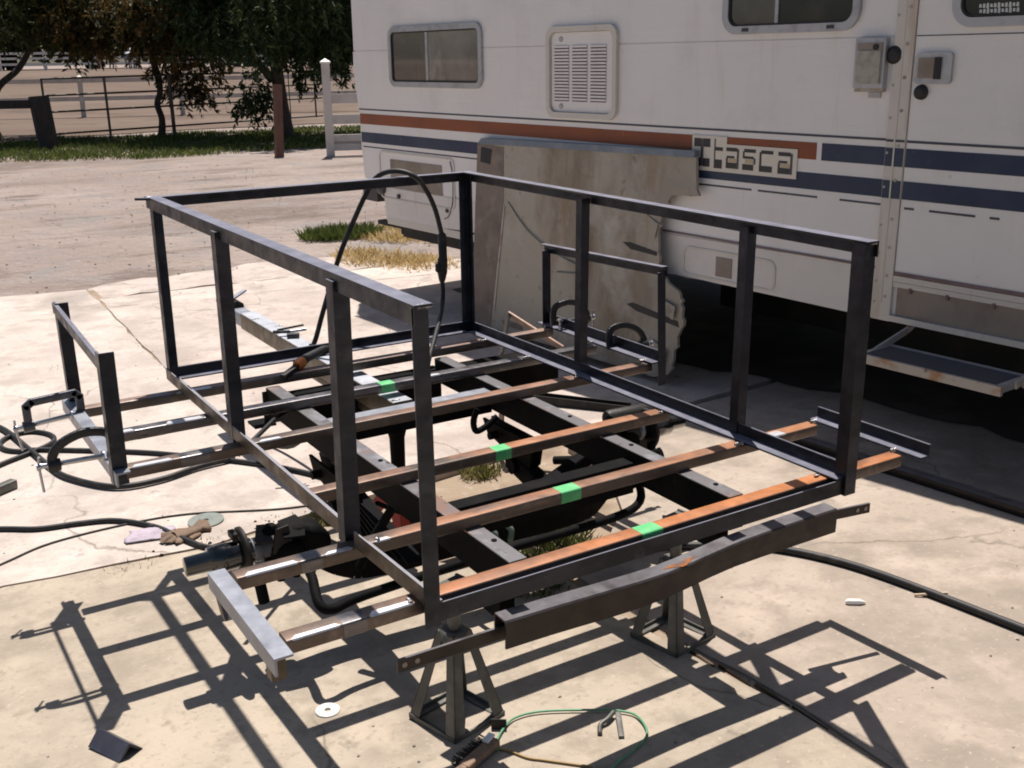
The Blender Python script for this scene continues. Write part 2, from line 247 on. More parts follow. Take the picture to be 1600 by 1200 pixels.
# ------------------------------------------------------------------ helpers
def gz(x, y):
    """height of the yard: the pad slopes gently away, the arena beyond rises again."""
    yy = max(-3.5, min(3.0, y)); z = -0.531-0.04*yy
    d = math.hypot(x*.45, y)
    if d > 42: t = min(1, (d-42)/50); z += 1.2*t*t*(3-2*t)
    return z
MW = {}
def reg(o, m): MW[o.name] = m; return o
def thing(name, loc, label, cat, group=None, rot=None):
    o = bpy.data.objects.new(name, None); COL.objects.link(o); o.empty_display_size = .1
    m = Matrix.Translation(loc)
    if rot is not None: m = m @ rot.to_4x4()
    o.matrix_world = m; o['label'] = label; o['category'] = cat
    if group: o['group'] = group
    return reg(o, m)
def tag(o, label, cat, group=None):
    o['label'] = label; o['category'] = cat
    if group: o['group'] = group
    return o
class MB:
    """collects geometry in world coordinates (or local ones with build(local=True))."""
    def __init__(s): s.v = []; s.f = []; s.sm = []
    def add(s, vs, fs, smooth=False):
        b = len(s.v); s.v += [tuple(v) for v in vs]; s.f += [tuple(b+i for i in f) for f in fs]; s.sm += [smooth]*len(fs); return s
    def box(s, a, b, m=None):
        (x0, y0, z0), (x1, y1, z1) = a, b
        vs = [Vector(p) for p in ((x0, y0, z0), (x1, y0, z0), (x1, y1, z0), (x0, y1, z0), (x0, y0, z1), (x1, y0, z1), (x1, y1, z1), (x0, y1, z1))]
        if m: vs = [m @ v for v in vs]
        return s.add(vs, [(3, 2, 1, 0), (4, 5, 6, 7), (0, 1, 5, 4), (1, 2, 6, 5), (2, 3, 7, 6), (3, 0, 4, 7)])
    def sweep(s, prof, p0, p1, d1, d2, smooth=False, caps=True):
        p0, p1, d1, d2 = Vector(p0), Vector(p1), Vector(d1).normalized(), Vector(d2).normalized()
        if d1.cross(d2).dot(p1-p0) < 0: prof = prof[::-1]
        n = len(prof); vs = [p0+d1*a+d2*b for a, b in prof]+[p1+d1*a+d2*b for a, b in prof]
        fs = [(i, (i+1) % n, n+(i+1) % n, n+i) for i in range(n)]
        s.add(vs, fs, smooth)
        if caps: s.add(vs, [tuple(range(n))[::-1], tuple(range(n, 2*n))])
        return s
    def angle(s, p0, p1, d1, d2, leg=.038, t=.005, leg2=None):
        l2 = leg2 or leg
        return s.sweep([(0, 0), (leg, 0), (leg, t*.7), (leg-t*.3, t), (t*1.4, t), (t, t*1.4), (t, l2-t*.3), (t*.7, l2), (0, l2)], p0, p1, d1, d2)
    def bar(s, p0, p1, wd, ht, up=(0, 0, 1), r=0.0, seg=3):
        p0, p1 = Vector(p0), Vector(p1); ax = (p1-p0).normalized(); up = Vector(up)
        sd = ax.cross(up).normalized(); up = sd.cross(ax).normalized()
        a, b = wd/2, ht/2
        if r <= 0: return s.sweep([(-a, -b), (a, -b), (a, b), (-a, b)], p0, p1, sd, up)
        pr = []
        for cx, cy, st in ((a-r, b-r, 0), (-a+r, b-r, 90), (-a+r, -b+r, 180), (a-r, -b+r, 270)):
            for i in range(seg+1):
                q = math.radians(st+90*i/seg); pr.append((cx+r*math.cos(q), cy+r*math.sin(q)))
        return s.sweep(pr, p0, p1, sd, up, smooth=True)
    def tube(s, pts, r, n=10, caps=True):
        pts = [Vector(p) for p in pts]; rs = r if isinstance(r, (list, tuple)) else [r]*len(pts)
        vs = []; prev = None
        for i, p in enumerate(pts):
            t = (pts[min(i+1, len(pts)-1)]-pts[max(i-1, 0)]).normalized()
            if prev is None:
                a = t.orthogonal().normalized()
            else:
                a = (prev-t*prev.dot(t))
                a = a.normalized() if a.length > 1e-6 else t.orthogonal().normalized()
            prev = a; b = t.cross(a)
            vs += [p+(a*math.cos(2*math.pi*k/n)+b*math.sin(2*math.pi*k/n))*rs[i] for k in range(n)]
        m = len(pts)
        fs = [(i*n+k, i*n+(k+1) % n, (i+1)*n+(k+1) % n, (i+1)*n+k) for i in range(m-1) for k in range(n)]
        s.add(vs, fs, True)
        if caps: s.add(vs, [tuple(range(n))[::-1], tuple(range((m-1)*n, m*n))])
        return s
    def cyl(s, p0, p1, r, n=20): return s.tube([p0, p1], r, n)
    def prism(s, poly, fn, d0, d1):
        """poly: 2-D outline; fn(a, b, d) -> 3-D point."""
        n = len(poly); vs = [fn(a, b, d0) for a, b in poly]+[fn(a, b, d1) for a, b in poly]
        return s.add(vs, [tuple(range(n)), tuple(range(n, 2*n))[::-1]]+[(i, n+i, n+(i+1) % n, (i+1) % n) for i in range(n)])
    def ring(s, outer, inner, fn, d0, d1):
        n = len(outer); vs = [fn(a, b, d) for d in (d0, d1) for L in (outer, inner) for a, b in L]
        o0, i0, o1, i1 = 0, n, 2*n, 3*n; fs = []
        for k in range(n):
            j = (k+1) % n
            fs += [(o0+k, o0+j, o1+j, o1+k), (i0+j, i0+k, i1+k, i1+j), (o1+k, o1+j, i1+j, i1+k), (o0+j, o0+k, i0+k, i0+j)]
        return s.add(vs, fs)
    def build(s, name, m, parent=None, local=False, kind=None, recalc=True):
        me = bpy.data.meshes.new(name)
        vs = s.v
        if parent is not None and not local:
            inv = MW[parent.name].inverted(); vs = [inv @ Vector(v) for v in vs]
        org = None
        if parent is None and not local:
            a = np.array(vs); org = Vector(((a[:, 0].min()+a[:, 0].max())/2, (a[:, 1].min()+a[:, 1].max())/2, a[:, 2].min()))
            vs = [Vector(v)-org for v in vs]
        me.from_pydata([tuple(v) for v in vs], [], s.f)
        me.polygons.foreach_set('use_smooth', s.sm)
        if recalc:
            bm = bmesh.new(); bm.from_mesh(me); bmesh.ops.recalc_face_normals(bm, faces=bm.faces[:]); bm.to_mesh(me); bm.free()
        me.materials.append(MT[m] if isinstance(m, str) else m); me.update()
        o = bpy.data.objects.new(name, me); COL.objects.link(o)
        if parent is not None: o.parent = parent; reg(o, MW[parent.name])
        elif org is not None: o.location = org; reg(o, Matrix.Translation(org))
        else: reg(o, Matrix())
        if kind: o['kind'] = kind
        return o
def spline(pts, n=8):
    P = [Vector(p) for p in pts]; out = []
    for i in range(len(P)-1):
        a, b, c, d = P[max(i-1, 0)], P[i], P[i+1], P[min(i+2, len(P)-1)]
        for k in range(n):
            t = k/n
            out.append(.5*((2*b)+(c-a)*t+(2*a-5*b+4*c-d)*t*t+(3*b-a-3*c+d)*t*t*t))
    return out+[P[-1]]
def copy_thing(o, mtx, label=None, group=None):
    r = o.copy(); COL.objects.link(r); r.matrix_world = mtx; reg(r, mtx)
    if label: r['label'] = label
    if group: r['group'] = group
    for ch in o.children:
        c = ch.copy(); COL.objects.link(c); c.parent = r; reg(c, mtx)
        for g in ch.children:
            d = g.copy(); COL.objects.link(d); d.parent = c; reg(d, mtx)
    return r
def weld(parent, p, r=.008, n=4, d=(1, 0, 0)):
    """a short lumpy weld bead."""
    mb = MB(); p = Vector(p); d = Vector(d); prev = None
    pts = [p+d*((i-(n-1)/2)*r*.85)+Vector((random.uniform(-.25, .25)*r, random.uniform(-.25, .25)*r, -.25*r)) for i in range(n+1)]
    mb.tube(spline(pts, 3), [r*random.uniform(.45, .85) for _ in range(n*3+1)], 8)
    return mb.build('weld_bead', 'weld', parent)

# ------------------------------------------------------------------ ground
def grid_ground():
    xs = sorted(set([-160, -100, -60, -40, -25]+[i*1.0 for i in range(-16, 40, 2)]+[45, 55, 70, 90, 120, 160, 220]))
    ys = sorted(set([-40, -20, -10, -6]+[-3.5, -1, 1, 3]+[4, 5, 6, 7, 8, 10, 12, 14, 16, 18, 20, 22, 24, 26, 28, 30, 33, 36, 39]+[42+i*3 for i in range(20)]+[110, 130, 170, 230, 320]))
    mb = MB(); nx = len(xs)
    vs = [(x, y, gz(x, y)-.03) for y in ys for x in xs]
    fs = [(j*nx+i, j*nx+i+1, (j+1)*nx+i+1, (j+1)*nx+i) for j in range(len(ys)-1) for i in range(nx-1)]
    mb.add(vs, fs, True); return mb.build('ground', 'dirt', local=True, kind='structure')
grid_ground()
def sheet(name, poly, m, off, thick=None, jitter=.0, sub=.15, kind='structure'):
    """a polygon laid on the yard (follows its slope); thick>0 gives it depth downwards."""
    pts = []
    n = len(poly)
    for i in range(n):
        a, b = Vector(poly[i]), Vector(poly[(i+1) % n]); k = max(1, int((b-a).length/sub))
        nrm = Vector((-(b-a).y, (b-a).x)).normalized()
        for j in range(k):
            p = a.lerp(b, j/k)
            if j: p = p+nrm*random.uniform(-jitter, jitter)
            pts.append(p)
    bm = bmesh.new()
    vs = [bm.verts.new((p.x, p.y, 0)) for p in pts]; f = bm.faces.new(vs)
    if f.normal.z < 0: f.normal_flip()
    for yc in (3.0, -3.5, 42, 48, 56, 66, 80, 92):
        bmesh.ops.bisect_plane(bm, geom=bm.verts[:]+bm.edges[:]+bm.faces[:], plane_co=(0, yc, 0), plane_no=(0, 1, 0))
    if thick:
        r = bmesh.ops.extrude_face_region(bm, geom=bm.faces[:])
        top = [v for v in r['geom'] if isinstance(v, bmesh.types.BMVert)]
        for v in top: v.co.z = 1
    bmesh.ops.triangulate(bm, faces=[f for f in bm.faces if len(f.verts) > 4])
    for v in bm.verts:
        h = gz(v.co.x, v.co.y)+off
        v.co.z = h-(thick if thick and v.co.z < .5 else 0)
    bmesh.ops.recalc_face_normals(bm, faces=bm.faces[:])
    if not thick:
        for f in bm.faces:
            if f.normal.z < 0: f.normal_flip()
    me = bpy.data.meshes.new(name); bm.to_mesh(me); bm.free(); me.materials.append(MT[m])
    o = bpy.data.objects.new(name, me); COL.objects.link(o); reg(o, Matrix())
    if kind: o['kind'] = kind
    return o
# the concrete pad, one slab per pour; joints and the broken strip between them are real gaps
sheet('concrete_slab', [(-5, 1.36), (-.6, 1.90), (.06, 1.815), (.30, 1.86), (.535, 1.90), (.572, 3.0), (.558, 4.3), (.612, 6.0), (.634, 7.0), (-.2, 7.15), (-1.4, 6.7), (-5, 6.2)], 'slab_a', 0, .1, .012)
sheet('concrete_slab', [(.545, 1.905), (1.06, 1.965), (1.44, 2.03), (2.0, 2.08), (6.2, 2.5), (6.2, 5.6), (3.36, 5.915), (.63, 6.235), (.57, 4.3), (.585, 3.0)], 'slab_b', 0, .1, .006)
sheet('concrete_slab', [(.64, 6.255), (3.36, 5.94), (6.2, 5.64), (6.2, 6.2), (2.7, 6.52), (.65, 6.60)], 'slab_a', -.004, .1, .01)
sheet('concrete_slab', [(.655, 6.64), (2.7, 6.56), (3.2, 6.55), (2.9, 7.2), (2.2, 7.35), (1.5, 7.25), (.93, 7.2), (.66, 7.05)], 'slab_b', -.008, .1, .05)
sheet('concrete_slab', [(-5, 1.345), (-.6, 1.885), (.06, 1.798), (.28, 1.82), (.50, 1.70), (.60, 1.28), (.74, 1.08), (.925, .86), (.928, .3), (.962, -.1), (.952, -.4), (.942, -1.2), (.912, -6), (-5, -6)], 'slab_d', 0, .1, .01)
sheet('concrete_slab', [(.965, .84), (1.15, .95), (1.42, 1.2), (1.62, 1.55), (1.68, 1.93), (2.0, 2.02), (6.2, 2.44), (6.2, -6), (.925, -6), (.956, -1.2), (.967, -.4), (.985, -.1), (.962, .3)], 'slab_c', 0, .1, .008)
sheet('soil_patch', [(.44, 1.9), (.5, 1.6), (.56, 1.2), (.72, 1.0), (.90, .78), (1.2, .9), (1.5, 1.2), (1.7, 1.6), (1.72, 2.1), (1.0, 2.0)], 'soil', -.026, None, .0)
sheet('arena', [(-60, 24.2), (3.0, 26.6), (8, 27.2), (14, 26.6), (30, 22.5), (120, 12), (160, 110), (40, 125), (-60, 130)], 'arena', -.012, None, .25, 1.2)
sheet('joint_filler', [(.50, 1.92), (.66, 1.92), (.63, 3.0), (.62, 4.3), (.68, 6.2), (.69, 7.0), (.58, 7.0), (.56, 6.0), (.50, 4.3), (.52, 3.0)], 'soil', -.007, None)
sheet('joint_filler', [(-5, 1.33), (-.6, 1.87), (.06, 1.785), (.30, 1.80), (.30, 1.87), (.06, 1.83), (-.6, 1.915), (-5, 1.375)], 'soil', -.007, None)
sheet('joint_filler', [(.60, 6.21), (6.2, 5.59), (6.2, 5.65), (.60, 6.27)], 'soil', -.009, None)
sheet('joint_filler', [(.90, .86), (.99, .86), (.99, .3), (1.01, -.1), (.99, -.4), (.98, -1.2), (.95, -6), (.88, -6), (.90, -1.2), (.91, -.4), (.93, -.1), (.90, .3)], 'soil', -.006, None)
def wxy(r, o):
    a = math.radians(95); return (3.0+r*math.cos(a)-o*math.sin(a), r*math.sin(a)+o*math.cos(a))
sheet('shade_sheet', [wxy(-2.2, -.42), wxy(.4, -.30), wxy(1.6, -.38), wxy(2.8, -.26), wxy(4.0, -.36), wxy(5.3, -.42), wxy(5.2, -2.1), wxy(-2.2, -2.1)], 'ground_shade', .004, None, .04)  # dark sheet painting the shade under the motorhome
# rotten divider in the near joint
mb = MB()
for i in range(9):
    y0 = .30-i*.125; x0 = [.945, .955, .967, .970, .965, .957, .955, .955, .954][i]
    if i in (4, 6, 8): continue
    h = random.uniform(-.006, .006); wv = random.uniform(.002, .0045)
    mb.box((x0-wv, y0-.118, gz(x0, y0)-.03), (x0+wv, y0, gz(x0, y0)+h-.001))
mb.build('joint_divider', 'woodrot', kind='structure')

# ------------------------------------------------------------------ bed frame of angle iron on square tubes
bed = thing('trailer_bed_frame', (.6, .95, -.05), 'open box frame of dark angle iron welded on rusty square floor tubes', 'trailer frame')
Qb, Rb = Vector((-.003, 1.90, .001)), Vector((1.19, 1.90, .001))
Pt, Qt, Rt, St = Vector((.002, -.003, .61)), Vector((.013, 1.969, .61)), Vector((1.25, 2.0, .61)), Vector((1.207, -.025, .61))
X, Y, Z = Vector((1, 0, 0)), Vector((0, 1, 0)), Vector((0, 0, 1))
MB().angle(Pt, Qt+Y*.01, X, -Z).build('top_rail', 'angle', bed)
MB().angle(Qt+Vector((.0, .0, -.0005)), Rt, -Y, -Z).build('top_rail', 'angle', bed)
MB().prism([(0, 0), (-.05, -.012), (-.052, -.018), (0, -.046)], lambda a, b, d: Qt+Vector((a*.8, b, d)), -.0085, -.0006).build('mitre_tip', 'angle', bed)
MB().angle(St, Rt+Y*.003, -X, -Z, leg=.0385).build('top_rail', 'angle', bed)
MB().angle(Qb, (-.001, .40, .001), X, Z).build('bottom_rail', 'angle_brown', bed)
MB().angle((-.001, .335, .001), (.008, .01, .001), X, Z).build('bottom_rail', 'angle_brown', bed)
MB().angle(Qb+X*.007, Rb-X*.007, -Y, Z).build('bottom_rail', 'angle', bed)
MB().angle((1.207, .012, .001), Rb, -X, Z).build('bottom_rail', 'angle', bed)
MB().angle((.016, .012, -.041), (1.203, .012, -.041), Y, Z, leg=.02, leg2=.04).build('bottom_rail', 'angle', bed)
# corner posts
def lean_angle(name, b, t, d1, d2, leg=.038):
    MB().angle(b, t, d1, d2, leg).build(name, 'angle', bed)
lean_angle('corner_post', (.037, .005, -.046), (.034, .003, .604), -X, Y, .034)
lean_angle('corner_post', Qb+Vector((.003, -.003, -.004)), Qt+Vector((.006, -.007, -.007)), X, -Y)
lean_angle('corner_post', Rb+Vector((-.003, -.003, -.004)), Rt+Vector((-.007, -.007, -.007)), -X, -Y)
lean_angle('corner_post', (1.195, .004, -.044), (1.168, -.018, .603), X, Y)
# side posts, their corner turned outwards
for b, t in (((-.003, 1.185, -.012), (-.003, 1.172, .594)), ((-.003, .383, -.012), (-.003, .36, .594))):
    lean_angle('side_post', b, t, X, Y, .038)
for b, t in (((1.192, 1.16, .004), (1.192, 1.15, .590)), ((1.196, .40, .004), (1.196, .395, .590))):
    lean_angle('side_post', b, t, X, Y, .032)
# floor tubes
tubes = [(1.745, -.305, 1.465, 'tube_pink'), (1.445, -.315, 1.458, 'tube_grey'), (1.14, -.315, 1.475, 'tube_halfrust'), (.70, .02, 1.185, 'tube_rust2'), (.36, -.265, 1.455, 'tube_rust2'), (.062, -.268, 1.452, 'tube_rust')]
TB = []
for y, x0, x1, m in tubes:
    TB.append(MB().bar((x0, y, -.0165), (x1, y, -.0165), .044, .031, Z, .005, 3).build('floor_tube', m, bed))
TB[0]['label'] = 'brownish mill scale floor tube next to the tongue end'
TB[1]['label'] = 'shiny grey floor tube with a green mark'
TB[3]['label'] = 'short rusty floor tube between the two bottom rails'
TB[5]['label'] = 'bright orange rusty floor tube along the open end'
# ground-bright metal and painted highlights: slivers on the near upper edge of the tubes
for (y, a, b, wd) in ((1.745, -.02, .10, .012), (1.445, -.30, -.22, .022), (1.445, -.13, -.015, .024), (1.14, -.30, -.19, .016), (1.14, .05, .12, .012), (.36, -.25, -.13, .014), (.36, -.07, -.004, .010), (.062, -.26, -.16, .010), (.062, -.10, -.004, .014), (.36, .05, .09, .010), (1.445, .70, .80, .014), (.36, 1.245, 1.33, .03)):
    y0 = y-.0205
    MB().add([(a, y0, -.0008), (a+.012, y0+wd, .0004), (b-.008, y0+wd*.9, .0004), (b, y0, -.0008), (b-.003, y-.0223, -.004), (a+.004, y-.0223, -.004)], [(0, 3, 2, 1), (0, 5, 4, 3)]).build('ground_glint', 'bare', bed)
# darker masked bands left between the bright strips
for (y, a, b) in ((1.745, -.10, -.03), (1.445, -.215, -.135), (1.14, -.17, -.09), (.36, -.125, -.075), (.062, -.155, -.105)):
    MB().bar((a, y-.0005, -.0166), (b, y-.0005, -.0166), .0448, .0316, Z, .0052, 3).build('scale_band', 'tube_grey', bed)
for (y, a, b) in ((1.445, .575, .625), (.70, .570, .620), (.36, .555, .615), (.062, .572, .632)):
    MB().bar((a, y-.0005, -.0166), (b, y-.0005, -.0166), .0452, .0322, Z, .0054, 3).build('paint_mark', 'green', bed)
for p, d in (((.022, .002, .607), X), ((1.19, -.02, .607), X), ((1.235, 1.985, .607), X), ((.02, 1.95, .609), X), ((1.14, 1.72, .003), X), ((1.145, 1.425, .004), X),
             ((1.15, 1.12, .004), X), ((1.145, .675, .004), X), ((1.15, .345, .004), X), ((1.15, .062, .004), X), ((.055, .09, .002), Y), ((.06, .345, .002), Y), ((-.008, .05, .0), Y),
             ((1.452, 1.76, .006), X), ((1.452, 1.46, .006), X), ((1.455, 1.15, .006), X), ((1.458, .36, .006), X), ((1.458, .075, .006), X)):
    weld(bed, p, random.uniform(.005, .008), random.choice((3, 4, 5)), d)
# fender boxes
MB().angle((-.348, 1.86, .002), (-.348, 1.085, .002), X, -Z).build('fender_rail', 'galv', bed)
lean_angle('fender_post', (-.330, 1.815, -.03), (-.335, 1.80, .325), X, Y)
lean_angle('fender_post', (-.350, 1.118, -.043), (-.345, 1.13, .318), X, Y, .040)
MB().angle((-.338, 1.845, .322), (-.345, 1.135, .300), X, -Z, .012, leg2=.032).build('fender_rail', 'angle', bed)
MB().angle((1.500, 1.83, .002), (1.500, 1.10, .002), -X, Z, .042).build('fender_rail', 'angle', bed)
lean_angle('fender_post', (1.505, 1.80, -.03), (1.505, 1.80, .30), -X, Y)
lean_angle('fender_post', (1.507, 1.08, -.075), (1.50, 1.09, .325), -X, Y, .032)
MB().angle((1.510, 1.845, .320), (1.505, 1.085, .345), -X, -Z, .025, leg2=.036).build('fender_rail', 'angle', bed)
MB().angle((-.312, .392, .003), (-.312, -.014, .003), X, -Z, .037).build('fender_rail', 'galv', bed)
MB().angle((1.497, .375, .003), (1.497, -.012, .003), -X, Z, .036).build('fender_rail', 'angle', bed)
# short angle offcuts tacked below the near fender
MB().angle((-.300, .385, -.034), (-.300, .335, -.09), X, Y, .03).build('fender_tab', 'angle_brown', bed)
MB().angle((-.292, .075, -.034), (-.292, .075, -.10), X, Y, .03).build('fender_tab', 'angle_brown', bed)

# ------------------------------------------------------------------ chassis under it
ch = thing('trailer_chassis', (.61, 1.0, -.16), 'old black trailer chassis with silver tongue, axle and long rusty bumper', 'chassis')
for x in (.303, .953):
    r = MB()
    r.sweep([(0, 0), (.046, 0), (.046, -.006), (.006, -.006), (.006, -.080), (.046, -.080), (.046, -.086), (0, -.086)], (x-.023, .135, -.0355), (x-.023, 1.72, -.0355), X, Z)
    rb = r.build('side_rail', 'black', ch)
    MB().bar((x, .14, -.0338), (x, 1.715, -.0338), .045, .003).build('worn_top', 'railtop', rb)
    for i in range(14):
        y = .24+i*.106+random.uniform(-.02, .02)
        if i % 3 == 0: MB().cyl((x+.006, y, -.034), (x+.006, y, -.0297), .007, 8).build('bolt_head', 'black', rb)
MB().sweep([(0, 0), (.06, 0), (.06, -.006), (.006, -.006), (.006, -.11), (.06, -.11), (.06, -.116), (0, -.116)], (.336, 1.665, -.062), (.926, 1.665, -.062), Y, Z).build('crossmember', 'black', ch)
MB().sweep([(0, 0), (.05, 0), (.05, -.006), (.006, -.006), (.006, -.07), (0, -.07)], (.336, 1.30, -.058), (.926, 1.30, -.058), Y, Z).build('crossmember', 'black', ch)
MB().bar((.336, 1.325, -.0555), (.926, 1.325, -.0555), .05, .003).build('worn_top', 'galv', ch)
MB().sweep([(0, 0), (.05, 0), (.05, -.09), (0, -.09)], (.336, .52, -.062), (.926, .52, -.062), Y, Z).build('crossmember', 'black', ch)
# rounded dark tail of the front cross beam beyond the right rail
pr = [(0, 0), (.42, 0), (.42, -.11), (.05, -.11), (.02, -.09), (0, -.05)]
MB().prism(pr, lambda a, b, d: Vector((.985+a, d, -.06+b)), 1.60, 1.70).build('frame_horn', 'black', ch)
# plates and foot at the front of the left rail
MB().box((.268, 1.722, -.165), (.335, 1.73, -.05)).build('end_plate', 'chassis', ch)
MB().box((.225, 1.70, -.168), (.30, 1.78, -.160)).build('foot_plate', 'black', ch)
# tongue
tg = MB(); tg.bar((.622, 1.36, -.085), (.622, 2.93, -.085), .074, .074, Z, .006, 3); tgo = tg.build('tongue', 'tongue', ch)
MB().bar((.622, 1.40, -.135), (.622, 2.30, -.135), .066, .028, Z, .003, 2).build('tongue_doubler', 'angle_brown', tgo)
MB().bar((.622, 2.86, -.088), (.622, 3.12, -.088), .062, .062, Z, .005, 2).build('coupler_sleeve', 'galv', tgo)
cp = MB(); cp.prism([(-.03, -.03), (.03, -.03), (.034, .0), (.03, .035), (.0, .05), (-.03, .04)], lambda a, b, d: Vector((.622+a, d, -.075+b)), 3.08, 3.24)
cp.cyl((.622, 3.24, -.06), (.622, 3.30, -.06), .034, 14); cpo = cp.build('coupler', 'chassis', ch)
MB().bar((.60, 3.10, -.02), (.70, 3.20, -.005), .02, .008).build('latch_lever', 'galv', cpo)
for (x, y) in ((.60, 2.78), (.642, 2.60), (.595, 2.47), (.63, 1.42), (.60, 1.38)): weld(ch, (x, y, -.047), .008, 4, X)
MB().bar((.585, 2.05, -.046), (.64, 2.22, -.046), .014, .006).build('gusset_edge', 'black', tgo)
# axle: dropped beam, spindles, backing plates, brackets
ax_pts = spline([(.04, .93, -.245), (.12, .925, -.275), (.20, .91, -.325), (.30, .89, -.34), (.62, .87, -.335), (.95, .87, -.34), (1.06, .90, -.325), (1.14, .925, -.25), (1.20, .935, -.17)], 5)
a = MB()
for i in range(len(ax_pts)-1): a.bar(ax_pts[i], ax_pts[i+1]+(ax_pts[i+1]-ax_pts[i])*.12, .066, .072)
axo = a.build('axle_beam', 'black', ch)
t = MB()
for i in range(3, len(ax_pts)-4): t.bar(ax_pts[i]+Z*.038, ax_pts[i+1]+Z*.038, .060, .003)
t.build('worn_top', 'railtop', axo)
def knuckle(sx, c, mirror):
    def P(x, y, z): return Vector((c[0]+sx*x, c[1]+y, c[2]+z))
    h = MB(); h.tube([P(-.15, 0, 0), P(-.148, 0, 0), P(-.085, 0, 0), P(-.085, 0, 0), P(-.04, 0, 0), P(.03, 0, 0)], [.012, .026, .027, .036, .038, .036], 24)
    s = h.build('spindle', 'gloss', ch)
    d = MB(); d.tube([P(.0, 0, 0), P(.003, 0, 0), P(.011, 0, 0), P(.014, 0, 0)], [.066, .072, .072, .066], 28)
    d.box(tuple(P(-.02, -.01, .045)), tuple(P(-.005, .03, .062)))
    d.build('backing_plate', 'chassis', ch)
    MB().tube([P(.014, 0, 0), P(.05, 0, 0), P(.05, 0, 0), P(.09, 0, 0)], [.03, .034, .028, .030], 16).build('hub_collar', 'galv', ch)
    b = MB(); b.tube([P(.12, -.07, -.02), P(.12, -.06, -.02), P(.125, .0, -.01), P(.125, .05, -.005), P(.125, .06, -.005)], [.025, .046, .05, .044, .025], 16)
    b.tube([P(.085, .0, -.095), P(.085, .0, -.09), P(.088, .0, .05), P(.088, .0, .062)], [.012, .022, .022, .014], 12)
    b.tube(spline([P(.12, -.03, .02), P(.15, -.045, .045), P(.19, -.04, .02), P(.21, -.03, -.03)], 4), .018, 10)
    b.tube([P(.19, -.06, .0), P(.19, -.055, .0), P(.19, .02, .0), P(.19, .03, .0)], [.03, .05, .05, .03], 16)
    for k in range(3): b.cyl(P(.09+k*.045, -.05, -.085), P(.09+k*.045, -.045, -.03), .011, 8)
    b.build('steering_knuckle', 'black', ch)
    MB().prism([(.10, -.075), (.155, -.085), (.175, -.03), (.165, .01), (.11, .0)], lambda p, q, d: P(p, q, d+.25*(q+.04)), .052, .058).build('bracket_plate', 'black', ch)
    MB().prism([(.07, -.02), (.085, .05), (.12, .055), (.13, -.01)], lambda p, q, d: P(p, d, q+.02), -.06, -.054).build('bracket_plate', 'chassis', ch)
    MB().bar(P(.055, -.04, .03), P(.085, .03, .05), .05, .006, Z).build('dust_shield', 'chassis', ch)
    MB().tube([P(.02, -.05, -.03), P(.03, -.055, -.08), P(.035, -.06, -.13)], .016, 8).build('steering_arm', 'black', ch)
knuckle(1, (-.085, .935, -.236), False)
knuckle(-1, (1.325, .955, -.165), True)
MB().tube(spline([(.075, .90, -.285), (.062, .80, -.29), (.045, .715, -.325), (.075, .695, -.342), (.18, .715, -.34), (.58, .722, -.33), (.99, .718, -.325), (1.12, .73, -.30), (1.16, .80, -.25)], 5), .0135, 10).build('sway_bar', 'black', ch)
# hanger brackets and radius arms
for x, s in ((.305, 1), (.945, 1)):
    poly = [(1.04, -.165), (1.36, -.165), (1.33, -.21), (1.22, -.235), (1.21, -.30), (1.10, -.31), (1.085, -.27), (1.06, -.25)]
    MB().prism(poly, lambda p, q, d: Vector((d, p, q)), x-.022, x-.012).build('hanger_plate', 'black', ch)
    MB().prism(poly, lambda p, q, d: Vector((d, p, q)), x+.012, x+.022).build('hanger_plate', 'black', ch)
    MB().cyl((x-.04, 1.15, -.275), (x+.04, 1.15, -.275), .026, 14).build('pivot_bushing', 'black', ch); MB().cyl((x-.05, 1.27, -.20), (x+.03, 1.27, -.20), .014, 10).build('pivot_pin', 'black', ch)
    arm = [(x, 1.15, -.278), (x-.005, 1.03, -.30), (x+.0, .90, -.345)]
    m2 = MB()
    for i in range(2): m2.bar(arm[i], arm[i+1], .05, .070, Z, .008, 2)
    m2.build('radius_arm', 'black', ch)
# small bracket hanging from the tube by the hanger
MB().tube(spline([(.80, 1.18, -.06), (.785, 1.18, -.10), (.795, 1.18, -.135), (.835, 1.18, -.125), (.875, 1.18, -.10)], 4), .011, 8).build('hanger_hook', 'black', ch)
# greenish fittings on the axle beam
gb = MB(); gb.box((.47, .845, -.302), (.56, .90, -.285)); gb.box((.57, .842, -.302), (.74, .902, -.286)); gb.build('spring_seat', 'green_grey', ch)
for x in (.50, .60, .655):
    MB().tube(spline([(x, .84, -.29), (x+.005, .80, -.285), (x+.02, .775, -.30), (x+.015, .775, -.335)], 4), .009, 8).build('u_bolt', 'green_grey', ch)
MB().tube(spline([(.42, 1.02, -.36), (.56, 1.06, -.36), (.70, 1.00, -.35), (.86, .96, -.36), (.95, .98, -.34)], 4), .012, 8).build('brake_line', 'black', ch)
MB().tube(spline([(.38, 1.07, -.25), (.50, 1.10, -.33), (.62, 1.12, -.38), (.74, 1.08, -.40)], 4), .008, 8).build('brake_line', 'black', ch)
MB().tube([(1.19, 1.00, -.12), (1.20, 1.0, -.12), (1.40, .985, -.12), (1.41, .985, -.12)], [.026, .030, .030, .022], 18).build('shock_absorber', 'chassis', ch)
MB().tube(spline([(1.05, .80, -.20), (1.12, .83, -.165), (1.18, .80, -.20), (1.22, .84, -.22), (1.26, .80, -.19)], 4), .020, 8).build('tie_rod', 'black', ch)
MB().bar((.70, .80, -.25), (1.14, .93, -.17), .04, .045, Z, .006, 2).build('track_bar', 'black', ch)
MB().tube([(.20, .80, -.30), (.25, .78, -.20), (.29, .76, -.13)], .013, 8).build('shock_absorber', 'black', ch)
